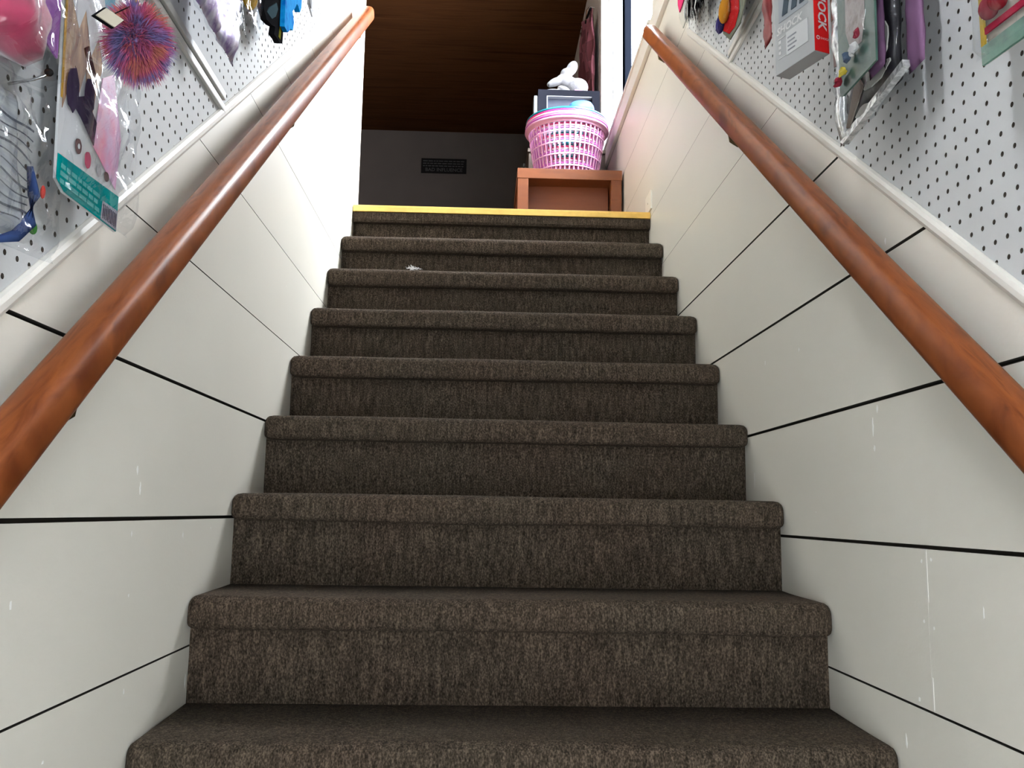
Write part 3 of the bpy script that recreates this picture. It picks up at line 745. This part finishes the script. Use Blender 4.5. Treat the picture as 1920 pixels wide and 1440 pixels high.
obj('film', pillow(-2.47, -2.29, -.862, -.705, -.528, .034, seed=13, crumple=.006, shape=lambda u, v, y, z: (y-(v**.8)*.085*u, z - (1-v)*.018*(1-u))), FILM, t, smooth=True)
# dress-up pack with teal band
t = thing('dressup_pack', 'tall printed dress-up pack with teal band on left pegboard', 'costume pack', (-.529, -2.23, -.78))
XC = -.529
obj('card', flat([(-2.305, -.770), (-2.285, -.779), (-2.142, -.779), (-2.140, -.46), (-2.335, -.46), (-2.318, -.60)], XC, .003), WHITE, t)
def pr(name, poly, m, lift=.0022, th=.0006): return obj(name, flat(poly, XC+lift, th), m, t)
pr('print_band', [(-2.3055, -.770), (-2.285, -.7785), (-2.1425, -.7785), (-2.1425, -.733), (-2.306, -.742)], TEAL)
pr('print_barcode', [(-2.190, -.7775), (-2.1435, -.7775), (-2.1435, -.752), (-2.188, -.754)], col('barcode_grey', (.42, .40, .46)), .0028)
bm = B()
for i in range(9): box(bm, XC+.0031, XC+.0035, -2.186+i*.0046, -2.186+i*.0046+.0018, -.775, -.757)
obj('bars', bm, col('ink', (.06, .05, .08)), t)
bm = B(); rnd = random.Random(4)
for r_ in range(3):
    y = -2.298
    while y < -2.20: w = rnd.uniform(.008, .02); box(bm, XC+.0026, XC+.003, y, min(y+w, -2.196), -.752-r_*.0085-.003, -.752-r_*.0085+.002); y += w+.003
obj('band_print', bm, col('pale_teal', (.14, .46, .44)), t)
HAIR = ramp_mat('printed_hair', [(.22, .10, .035), (.36, .20, .09), (.14, .055, .02), (.32, .17, .075)], 14, .7, (1, 3.0, .7), 0, 4)
pr('print_hair', [(-2.326, -.47), (-2.306, -.690), (-2.296, -.66), (-2.285, -.63), (-2.27, -.655), (-2.258, -.62), (-2.25, -.66), (-2.235, -.672), (-2.225, -.62), (-2.20, -.56), (-2.23, -.52), (-2.26, -.475)], HAIR)
pr('print_white', [(-2.318, -.47), (-2.306, -.560), (-2.285, -.585), (-2.272, -.555), (-2.25, -.60), (-2.235, -.57), (-2.215, -.60), (-2.20, -.53), (-2.21, -.47)], WHITE, .0028)
for c0, ry, rz in (((-2.287, -.660), .015, .026), ((-2.246, -.648), .013, .022)): pr('print_glasses', scatter_poly(c0, ry, rz, 14, .12, 3), col('plum_dark', (.045, .03, .06), .15), .0034)
pr('print_brow', [(-2.268, -.60), (-2.258, -.592), (-2.232, -.618), (-2.236, -.640), (-2.250, -.618)], col('dark_hair_print', (.07, .03, .025)), .0030)
pr('print_dark', [(-2.292, -.672), (-2.262, -.682), (-2.225, -.700), (-2.222, -.67), (-2.255, -.652)], col('plum_dark', (.045, .03, .06), .15), .003)
pr('print_pink', [(-2.226, -.700), (-2.155, -.728), (-2.150, -.66), (-2.185, -.59), (-2.215, -.61)], ramp_mat('pink_print', [(.62, .10, .20), (.45, .25, .42), (.5, .12, .22)], 20, .35), .0026)
pr('print_blue', [(-2.236, -.50), (-2.21, -.555), (-2.195, -.54), (-2.205, -.47), (-2.23, -.47)], col('sky_blue_print', (.22, .45, .58)), .0032)
for c0, ry, rz, m in (((-2.262, -.716), .008, .009, col('brown_icon', (.17, .10, .10))), ((-2.236, -.722), .008, .010, col('berry_icon', (.50, .03, .12))), ((-2.205, -.722), .006, .008, col('pale_icon', (.50, .48, .50))), ((-2.183, -.722), .007, .006, col('brown_icon', (.17, .10, .10)))):
    pr('print_icon', scatter_poly(c0, ry, rz, 14, .05, 1), m, .0028)
pr('print_icon_hole', scatter_poly((-2.262, -.716), .0025, .003, 10, .05, 1), WHITE, .0034)
pr('side_stripe', [(-2.3125, -.68), (-2.3085, -.68), (-2.322, -.47), (-2.328, -.47)], col('ochre_stripe', (.50, .27, .05)), .0029)
obj('film', pillow(-2.306, -2.128, -.783, -.465, XC+.010, .026, seed=21, ny=16, nz=30, crumple=.005, shape=lambda u, v, y, z: (y-.012*v, z)), FILM, t, smooth=True)
hook(-1, -2.235, -.47, .06, 'peg hook holding the tall dress-up pack')
# fluffy pompom with tag
pc = Vector((-.462, -2.278, -.596))
t = thing('pompom_charm', 'fluffy pink, orange and blue pompom charm with cream tag', 'pompom', (pc.x, pc.y, pc.z-.05))
bm = B(); rnd = random.Random(9)
for k in range(5200):
    z = rnd.uniform(-1, 1); a = rnd.uniform(0, 2*PI); r = math.sqrt(1-z*z); d = Vector((r*math.cos(a), r*math.sin(a), z))
    d2 = (d + Vector((.10, .22, -.35))*.7 + Vector((rnd.gauss(0, .22), rnd.gauss(0, .22), rnd.gauss(0, .22)))).normalized()
    p = pc + Vector((d.x*.021, d.y*.024, d.z*.030)); L = rnd.uniform(.010, .026)
    s = d2.cross(Vector((rnd.gauss(0, 1), rnd.gauss(0, 1), rnd.gauss(0, 1)))).normalized()*.0007
    q = p+d2*L*.6; e = p + d2*L + Vector((0, 0, -.002))
    v = [bm.verts.new(x) for x in (p-s, p+s, q+s*.7, q-s*.7, e)]
    bm.faces.new((v[0], v[1], v[2], v[3])); bm.faces.new((v[3], v[2], v[4]))
FUR = ramp_mat('rainbow_fur', [(.10, .13, .30), (.20, .13, .30), (.42, .07, .16), (.48, .15, .11), (.26, .08, .07)], 30, .8, (1, 1, 1), 0, 1)
tag(obj('fur', bm, FUR, t, recalc=False), kind='stuff')
bm = B(); ellip(bm, pc, (.021, .024, .030), u=20, v=14); obj('core', bm, FUR, t, smooth=True)
tv0 = Vector((-.450, -2.423, -.648)); ry, rz = Vector((.002, .042, .010)), Vector((-.004, .032, .027))
def tagbm(a0, a1, b0, b1, th, off):
    bm = B(); nrm = ry.cross(rz).normalized()
    cs = [tv0+ry*u+rz*v+nrm*off for u, v in ((a0, b0), (a1, b0), (a1, b1), (a0, b1))]
    vs = [bm.verts.new(c+nrm*h) for h in (0, th) for c in cs]
    for f in ((0, 1, 2, 3), (7, 6, 5, 4), (0, 4, 5, 1), (1, 5, 6, 2), (2, 6, 7, 3), (3, 7, 4, 0)): bm.faces.new([vs[i] for i in f])
    return bm
tg = obj('tag', tagbm(0, 1, 0, 1, .003, 0), BLACKP, t)
obj('tag_face', tagbm(.05, .97, .05, .95, .0012, .0028), mat('cream_tag', (.40, .36, .27), .8), tg)
obj('tag_face', tagbm(.05, .97, .05, .95, .0012, -.001), mat('cream_tag', (.40, .36, .27), .8), tg)
bm = B(); tube(bm, [pc+Vector((0, 0, .025)), pc+Vector((-.008, -.004, .06)), pc+Vector((-.01, 0, .10))], .0035, 8)
for k in range(8): ellip(bm, pc+Vector((-.004-.001*k, -.006+.003*(k % 3), .030+.008*k)), (.005, .005, .005), u=8, v=6)
obj('gold_chain', bm, mat('gold_chain', (.48, .28, .09), .35, 1.0), t, smooth=True)
bm = B(); tube(bm, [tv0+ry*.5+rz*.95, pc+Vector((-.004, -.01, .04))], .0006, 6); obj('tag_string', bm, BLACKP, t)
hook(-1, -2.275, -.495, .11, 'peg hook holding the fluffy pompom charm')
# purple foil pack
t = thing('foil_pack', 'long purple and silver foil pack on upper left pegboard', 'party pack', (-.50, -1.87, -.362))
obj('foil', pillow(-1.985, -1.768, -.362, -.06, -.505, .018, seed=31, crumple=.005), ramp_mat('purple_foil', [(.16, .10, .26), (.62, .60, .72), (.26, .17, .40), (.80, .78, .86)], 26, .3, (1, 1.2, .25), .3, 4, metal=.35), t, smooth=True)
obj('film', pillow(-1.990, -1.762, -.366, -.055, -.505, .026, seed=33, crumple=.004), FILM, t, smooth=True)
hook(-1, -1.87, -.07, .08, 'peg hook holding the purple foil pack')
# yellow toy in clear pack
t = thing('toy_pack', 'small clear pack with spotted yellow toy near top edge', 'toy pack', (-.51, -1.67, -.24))
bm = B(); ellip(bm, (-.512, -1.668, -.165), (.014, .026, .030)); obj('yellow_toy', bm, ramp_mat('spotted_yellow', [(.36, .18, .012), (.42, .25, .02), (.16, .04, .008)], 90, .9, spec=.02), t, smooth=True)
bm = B(); ellip(bm, (-.515, -1.71, -.16), (.012, .022, .03)); obj('olive_toy', bm, col('olive_toy', (.15, .14, .04)), t, smooth=True)
obj('film', pillow(-1.745, -1.625, -.245, -.06, -.512, .03, seed=41, crumple=.004), FILM, t, smooth=True)
hook(-1, -1.685, -.07, .07, 'peg hook holding the yellow toy pack')
# black mask pack
t = thing('mask_pack', 'black mask with blue-grey lens in a narrow pack', 'mask', (-.51, -1.5, -.15))
obj('mask', wallp([(-1.600, -.150), (-1.585, -.118), (-1.545, -.07), (-1.50, -.03), (-1.435, -.02), (-1.448, -.078), (-1.43, -.112), (-1.432, -.135), (-1.455, -.147), (-1.475, -.148), (-1.506, -.155), (-1.50, -.135), (-1.53, -.148), (-1.57, -.160)], -.516, -.504), BLACKP, t)
obj('lens', wallp([(-1.575, -.146), (-1.560, -.128), (-1.505, -.085), (-1.490, -.090), (-1.505, -.115), (-1.535, -.138)], -.5045, -.5025), col('blue_grey_lens', (.05, .08, .095), .7), t)
obj('strap', wallp([(-1.47, -.140), (-1.455, -.139), (-1.447, -.10), (-1.456, -.085)], -.5045, -.503), col('olive_print', (.16, .15, .02)), t)
obj('header', flat([(-1.56, -.025), (-1.44, -.01), (-1.44, .10), (-1.56, .10)], -.511, .002), BLACKP, t)
hook(-1, -1.50, .085, .07, 'peg hook holding the black mask pack')
# bright blue item
t = thing('blue_item', 'bright cyan blue wavy item hanging beside the black mask', 'toy', (-.5, -1.41, -.11))
obj('body', wallp([(-1.463, -.113), (-1.43, -.108), (-1.405, -.085), (-1.385, -.078), (-1.378, -.055), (-1.398, -.04), (-1.378, -.022), (-1.36, .0), (-1.345, .003), (-1.325, .0), (-1.312, .02), (-1.315, .10), (-1.475, .10)], -.506, -.494), ramp_mat('cyan_plastic', [(.0, .12, .42), (.005, .22, .52), (.0, .07, .32)], 30, .9, spec=.02), t)
hook(-1, -1.395, .085, .075, 'peg hook holding the bright blue item')
# pale grey sheet with a mid-grey strip, nearest the landing
t = thing('grey_sheet', 'thin pale grey sheet with mid-grey strip nearest the landing on left wall', 'pack', (-.51, -1.13, .12))
obj('card', flat([(-1.165, .150), (-1.150, .128), (-1.095, .122), (-1.090, .30), (-1.165, .30)], -.515, .004), col('pale_grey_card', (.60, .60, .62)), t)
obj('grey_edge', flat([(-1.164, .150), (-1.150, .128), (-1.128, .126), (-1.140, .30), (-1.164, .30)], -.5115, .002), col('mid_grey_card', (.22, .22, .23)), t)
hook(-1, -1.13, .285, .06, 'peg hook holding the pale grey sheet')

# --- right wall -----------------------------------------------------------
XR = .509
t = thing('pink_tag_pack', 'white card with a pink tab near the landing window', 'pack', (XR, -.79, .30))
obj('card', flat([(-.85, .305), (-.79, .300), (-.745, .36), (-.745, .56), (-.85, .56)], XR, .003), col('ivory_card', (.72, .68, .60)), t)
obj('tab', flat([(-.825, .372), (-.765, .365), (-.745, .40), (-.745, .54), (-.825, .54)], XR-.004, .003), col('pink_tab', (.75, .06, .18)), t)
hook(1, -.80, .545, .08, 'peg hook holding the pink-tabbed card')
t = thing('tinsel_pack', 'black spiky tinsel bundle beside the pink-tabbed card', 'tinsel', (XR, -.94, .22))
bm = B(); rnd = random.Random(3)
for k in range(420):
    y = rnd.uniform(-1.01, -.875); zt = rnd.uniform(.30, .52); L = rnd.uniform(.06, .14); x = XR+rnd.uniform(-.014, .014)
    bt_ = Vector((x+rnd.gauss(0, .006), y+rnd.gauss(0, .015), max(.235+rnd.uniform(0, .03)+abs(y+.94)*.25, zt-L))); tp = Vector((x, y, zt))
    s = Vector((rnd.gauss(0, .4), 1, 0)).normalized()*.004; mid = (bt_+tp)/2+Vector((rnd.gauss(0, .004), 0, 0))
    v = [bm.verts.new(q) for q in (tp-s, tp+s, mid+s, mid-s, bt_)]
    bm.faces.new(v[:4]); bm.faces.new((v[3], v[2], v[4]))
tag(obj('strands', bm, mat('black_tinsel', (.012, .011, .014), .25), t, recalc=False), kind='stuff')
obj('header', flat([(-1.0, .50), (-.885, .50), (-.885, .56), (-1.0, .56)], XR, .003), WHITE, t)
hook(1, -.94, .545, .08, 'peg hook holding the black tinsel')
t = thing('blister_card', 'grey card with red and yellow shape in blister', 'toy pack', (XR, -1.29, 0))
obj('card', flat([(-1.205, .05), (-1.26, .004), (-1.345, -.002), (-1.39, .03), (-1.39, .30), (-1.195, .30)], XR+.004, .003), col('olive_grey_card', (.24, .25, .19)), t)
obj('red_print', flat([(-1.21, .055), (-1.262, .018), (-1.31, .01), (-1.345, .03), (-1.345, .12), (-1.23, .10)], XR+.0018, .001), col('red_card', (.55, .025, .025)), t)
bm = B(); ellip(bm, (XR-.006, -1.25, .085), (.012, .030, .030)); obj('yellow_piece', bm, col('amber_plastic', (.72, .30, .03), .3), t, smooth=True)
bm = B(); ellip(bm, (XR-.004, -1.205, .075), (.010, .024, .022)); obj('purple_piece', bm, col('navy_plastic', (.05, .04, .16), .3), t, smooth=True)
bm = B(); ellip(bm, (XR-.004, -1.30, .135), (.008, .03, .022)); obj('green_piece', bm, col('green_plastic', (.10, .16, .09), .2), t, smooth=True)
obj('blister', pillow(-1.36, -1.195, .02, .22, XR-.006, .034, seed=51, crumple=.001), FILM, t, smooth=True)
hook(1, -1.29, .285, .08, 'peg hook holding the red and yellow blister card')
t = thing('red_pack', 'narrow dark red foil pack left of the white box', 'pack', (.499, -1.58, -.18))
obj('foil', pillow(-1.602, -1.555, -.182, .08, .499, .010, seed=61, ny=6, crumple=.003, shape=lambda u, v, y, z: (y, z-.0*u)), ramp_mat('red_foil', [(.11, .005, .006), (.20, .018, .018), (.08, .004, .005)], 40, .6, (1, 1, .5), .3), t, smooth=True)
hook(1, -1.58, .065, .08, 'peg hook holding the dark red foil pack')

# white and red box
F, N_, Mx = Vector((.440, -1.790, 0)), Vector((.475, -1.881, 0)), Vector((.498, -1.875, 0))
e1 = (N_-F).normalized(); Wd = (N_-F).length; e2 = Vector((-e1.y, e1.x, 0)); e2 = e2 if e2.x > 0 else -e2; Dp = .030
zb, zt = -.360, -.185
t = thing('mouthguard_box', 'white boxed product with red side panel reading SHOCK', 'box', (F.x, F.y, zb))
def P(u, d, z): return F + e1*u + e2*d + Vector((0, 0, z))
def obox(u0, u1, d0, d1, z0, z1, bev=0):
    bm = B(); box(bm, u0, u1, d0, d1, z0, z1, bev=bev)
    for v in bm.verts: v.co = P(v.co.x, v.co.y, v.co.z)
    return bm
obj('carton', obox(0, Wd, 0, Dp, zb, zt, bev=.0012), mat('box_white', (.29, .29, .283), .35), t)
sd = obj('red_side', obox(Wd, Wd+.0008, 0, Dp, zb+.001, zt-.001), col('red_print_gloss', (.66, .018, .018), .3), t)
WL = col('white_lettering', (.82, .80, .78))
obj('lettering', text_bm('SHOCK', .0235, P(Wd+.0010, .0085, zb+.120), (0, 0, -1), e2, .0005, shear=.15, bold=.0006), WL, sd)
bm = B(); nn = 16
vo = [bm.verts.new(P(Wd+.0014, .0065+.0036*math.cos(2*PI*i/nn), zb+.0245+.0036*math.sin(2*PI*i/nn))) for i in range(nn)]
vi = [bm.verts.new(P(Wd+.0014, .0065+.0020*math.cos(2*PI*i/nn), zb+.0245+.0020*math.sin(2*PI*i/nn))) for i in range(nn)]
for i in range(nn): bm.faces.new((vo[i], vo[(i+1) % nn], vi[(i+1) % nn], vi[i]))
obj('emblem', bm, WL, sd)
obj('lettering', text_bm('SHOCK', .0056, P(Wd+.0010, .0112, zb+.0225), e2, (0, 0, 1), .0005), WL, sd)
fw = e1.copy()
obj('window', obox(.012, Wd-.012, -.0008, 0, zb+.092, zt-.012), col('grey_window', (.42, .44, .46), .15), t)
for u in (.022, .045, .066):
    bm = B(); prism(bm, [(u, zb+.100), (u+.013, zb+.100), (u+.026, zb+.16), (u+.013, zb+.16)], lambda a, b, h: P(a, h, b), -.0022, -.0008)
    obj('grey_fin', bm, col('slate_piece', (.08, .10, .12), .3), t)
obj('lettering', text_bm('SHOCK', .019, P(.006, -.0010, zb+.070), e1, (0, 0, 1), .0005, shear=.2, bold=.0005), WL, t)
obj('label', obox(.030, Wd-.014, -.0012, -.0002, zb+.024, zb+.066), col('pale_label', (.74, .74, .73)), t)
bm = B()
for j in range(4):
    b2 = obox(.034, .034+.018+.004*(j % 2), -.0017, -.0012, zb+.030+j*.0075, zb+.0325+j*.0075)
    me = bpy.data.meshes.new('x'); b2.to_mesh(me); b2.free(); bm.from_mesh(me); bpy.data.meshes.remove(me)
obj('label_print', bm, col('grey_ink', (.30, .30, .32)), t)
bm = B()
for z in (.026, .062):
    b2 = obox(.008, .028, -.0008, 0, zb+z, zb+z+.0012); me = bpy.data.meshes.new('x'); b2.to_mesh(me); b2.free(); bm.from_mesh(me); bpy.data.meshes.remove(me)
for z in (.033, .043, .053):
    b2 = obox(.010, .016, -.0008, 0, zb+z, zb+z+.006, bev=.0003); me = bpy.data.meshes.new('x'); b2.to_mesh(me); b2.free(); bm.from_mesh(me); bpy.data.meshes.remove(me)
obj('white_marks', bm, WL, t)
obj('hang_tab', obox(.02, Wd-.02, Dp*.5-.0007, Dp*.5+.0007, zt, zt+.03), mat('box_white', (.29, .29, .283)), t)
hook(1, -1.832, -.167, .105, 'peg hook holding the red and white box')

# cards, green pack and foil bag
t = thing('brown_card_pack', 'pale pink card with dark marks just right of the box', 'pack', (.50, -1.89, -.38))
obj('card', flat([(-1.868, -.382), (-1.935, -.395), (-1.945, -.15), (-1.862, -.15), (-1.862, -.31)], .512, .002), col('dusty_pink_card', (.50, .36, .34)), t)
obj('upper_print', flat([(-1.93, -.29), (-1.945, -.15), (-1.864, -.15), (-1.866, -.30)], .5105, .001), col('brown_pink_print', (.32, .15, .10)), t)
bm = B()
for a, b, c, d in ((-1.885, -.345, -1.88, -.31), (-1.90, -.36, -1.893, -.325), (-1.892, -.348, -1.878, -.343), (-1.887, -.372, -1.877, -.367)): box(bm, .5102, .5108, a, c, b, d)
obj('dark_marks', bm, col('maroon_ink', (.12, .03, .03)), t)
hook(1, -1.90, -.165, .08, 'peg hook holding the pale pink card')
t = thing('green_trinket_pack', 'sage green card with trinkets in clear wrap', 'toy pack', (.459, -2.07, -.505))
obj('card', flat([(-2.008, -.502), (-2.020, -.507), (-2.131, -.509), (-2.139, -.25), (-2.013, -.25)], .462, .003), ramp_mat('sage_card', [(.024, .058, .044), (.034, .074, .057)], 14, .35), t)
obj('print_brown', flat([(-2.04, -.42), (-2.055, -.455), (-2.09, -.46), (-2.105, -.43), (-2.10, -.26), (-2.045, -.26)], .4598, .0008), ramp_mat('taupe_print', [(.20, .15, .13), (.30, .26, .25), (.10, .07, .06)], 40, .4), t)
for nm, c0, rr, m in (('yellow_trinket', (.452, -2.040, -.480), (.007, .009, .009), col('yellow_plastic', (.62, .48, .06), .25)), ('red_trinket', (.453, -2.022, -.486), (.006, .010, .010), col('wine_plastic', (.30, .03, .05), .25)), ('blue_trinket', (.452, -2.055, -.468), (.006, .008, .011), col('dark_blue_plastic', (.06, .09, .14), .25)), ('white_trinket', (.452, -2.080, -.465), (.007, .015, .010), col('white_plastic', (.75, .74, .72), .25)), ('maroon_trinket', (.453, -2.090, -.448), (.004, .010, .006), col('wine_plastic', (.30, .03, .05)))):
    bm = B(); ellip(bm, c0, [q*.78 for q in rr], u=10, v=7)
    for v in bm.verts: v.co += Vector((noise.noise(v.co*160), noise.noise(v.co*170+Vector((5, 0, 0))), noise.noise(v.co*150+Vector((0, 9, 0)))))*.005
    obj(nm, bm, m, t)
obj('film', pillow(-2.137, -2.004, -.508, -.25, .455, .026, seed=71, crumple=.004), FILM, t, smooth=True)
hook(1, -2.07, -.262, .12, 'peg hook holding the sage green trinket pack')
t = thing('foil_bag', 'silver edged clear bag with black and white costume piece', 'costume pack', (.499, -2.03, -.535))
SILV = ramp_mat('crinkled_silver', [(.25, .25, .25), (.80, .80, .79), (.45, .45, .45), (.9, .9, .88)], 60, .25, (1, 1, 1), .6, 4, metal=.6)
obj('edge_foil', wallp([(-1.928, -.538), (-1.936, -.545), (-2.142, -.522), (-2.140, -.512), (-1.942, -.532)], .492, .502), SILV, t)
obj('edge_foil', pillow(-1.945, -1.912, -.540, -.25, .498, .014, seed=77, ny=5, crumple=.004), SILV, t, smooth=True)
obj('black_piece', pillow(-2.115, -1.948, -.527, -.27, .503, .018, seed=81, crumple=.003), mat('black_satin', (.010, .009, .011), .35, spec=.15), t, smooth=True)
for c0, ry_, rz_ in (((-2.065, -.495), .040, .010), ((-2.085, -.455), .018, .028), ((-2.01, -.524), .020, .006)): obj('white_trim', flat(scatter_poly(c0, ry_, rz_, 14, .25, 6), .4925, .002), col('warm_white', (.62, .60, .55)), t)
obj('brown_ribbon', flat([(-1.955, -.527), (-1.966, -.532), (-2.02, -.49), (-2.0, -.46)], .4915, .002), col('taupe_ribbon', (.24, .19, .16)), t)
obj('film', pillow(-2.145, -1.918, -.545, -.25, .497, .030, seed=85, crumple=.005), FILM, t, smooth=True)
hook(1, -2.02, -.262, .075, 'peg hook holding the silver edged bag')
for a, b, zb_, x, lb, sd_ in ((-2.108, -2.058, -.502, .484, 'wider lilac satin strap hanging inside the silver edged bag', 1), (-2.162, -2.118, -.522, .512, 'narrow lilac satin strap behind the silver edged bag', 2)):
    t = thing('satin_strap', lb, 'strap', (x, (a+b)/2, zb_), group='lilac satin straps')
    obj('strap', pillow(a, b, zb_, -.27, x, .010, seed=90+sd_, ny=8, crumple=.0015, edge=.2), mat('lilac_satin', (.145, .075, .138), .6, spec=.05), t, smooth=True)
    obj('fold', bx(x-.0065, x+.0065, a+.003, b-.003, -.29, -.27, bev=.002), mat('purple_satin', (.13, .03, .13), .5), t)
hook(1, -2.11, -.28, .085, 'peg hook holding the lilac satin straps')
# sweets bag in the top right corner
t = thing('sweets_bag', 'sweets bag with gold edge and green band, top right', 'sweets bag', (.499, -2.39, -.62))
XS = .497
def rr_(y, z): return (y, z-.10*(-y-2.32)*1.0)
obj('back_card', flat([rr_(-2.318, -.612), rr_(-2.46, -.612), rr_(-2.46, -.40), rr_(-2.318, -.40)], XS+.004, .002), col('cream_card', (.66, .60, .52)), t)
obj('green_band', flat([rr_(-2.318, -.614), rr_(-2.46, -.614), rr_(-2.46, -.592), rr_(-2.318, -.592)], XS, .003), ramp_mat('green_foil', [(.012, .08, .05), (.045, .145, .10), (.012, .065, .042)], 30, .3), t)
obj('red_stripe', flat([rr_(-2.326, -.580), rr_(-2.46, -.580), rr_(-2.46, -.572), rr_(-2.326, -.572)], XS, .002), col('crimson_print', (.45, .02, .06)), t)
obj('gold_edge', flat([rr_(-2.318, -.592), rr_(-2.325, -.592), rr_(-2.325, -.40), rr_(-2.318, -.40)], XS, .003), col('gold_print', (.55, .36, .06)), t)
for nm, y, z, rad, m in (('sweet', -2.345, -.557, .013, col('strawberry', (0.225, 0.023, 0.036), .2)), ('sweet', -2.362, -.556, .011, col('raspberry', (0.248, 0.013, 0.023), .2)), ('sweet', -2.375, -.530, .015, col('lemon', (0.279, 0.225, 0.032), .2)), ('sweet', -2.40, -.545, .014, col('lemon', (0.279, 0.225, 0.032), .2)), ('sweet', -2.35, -.52, .013, col('white_plastic', (.75, .74, .72)))):
    bm = B(); ellip(bm, (XS-.006, *rr_(y, z)), (.010, rad, rad), u=14, v=10); obj(nm, bm, m, t, smooth=True)
obj('film', pillow(-2.46, -2.318, -.61, -.40, XS-.008, .026, seed=95, crumple=.003, shape=lambda u, v, y, z: rr_(y, z)), FILM, t, smooth=True)
hook(1, -2.39, -.412, .08, 'peg hook holding the sweets bag')
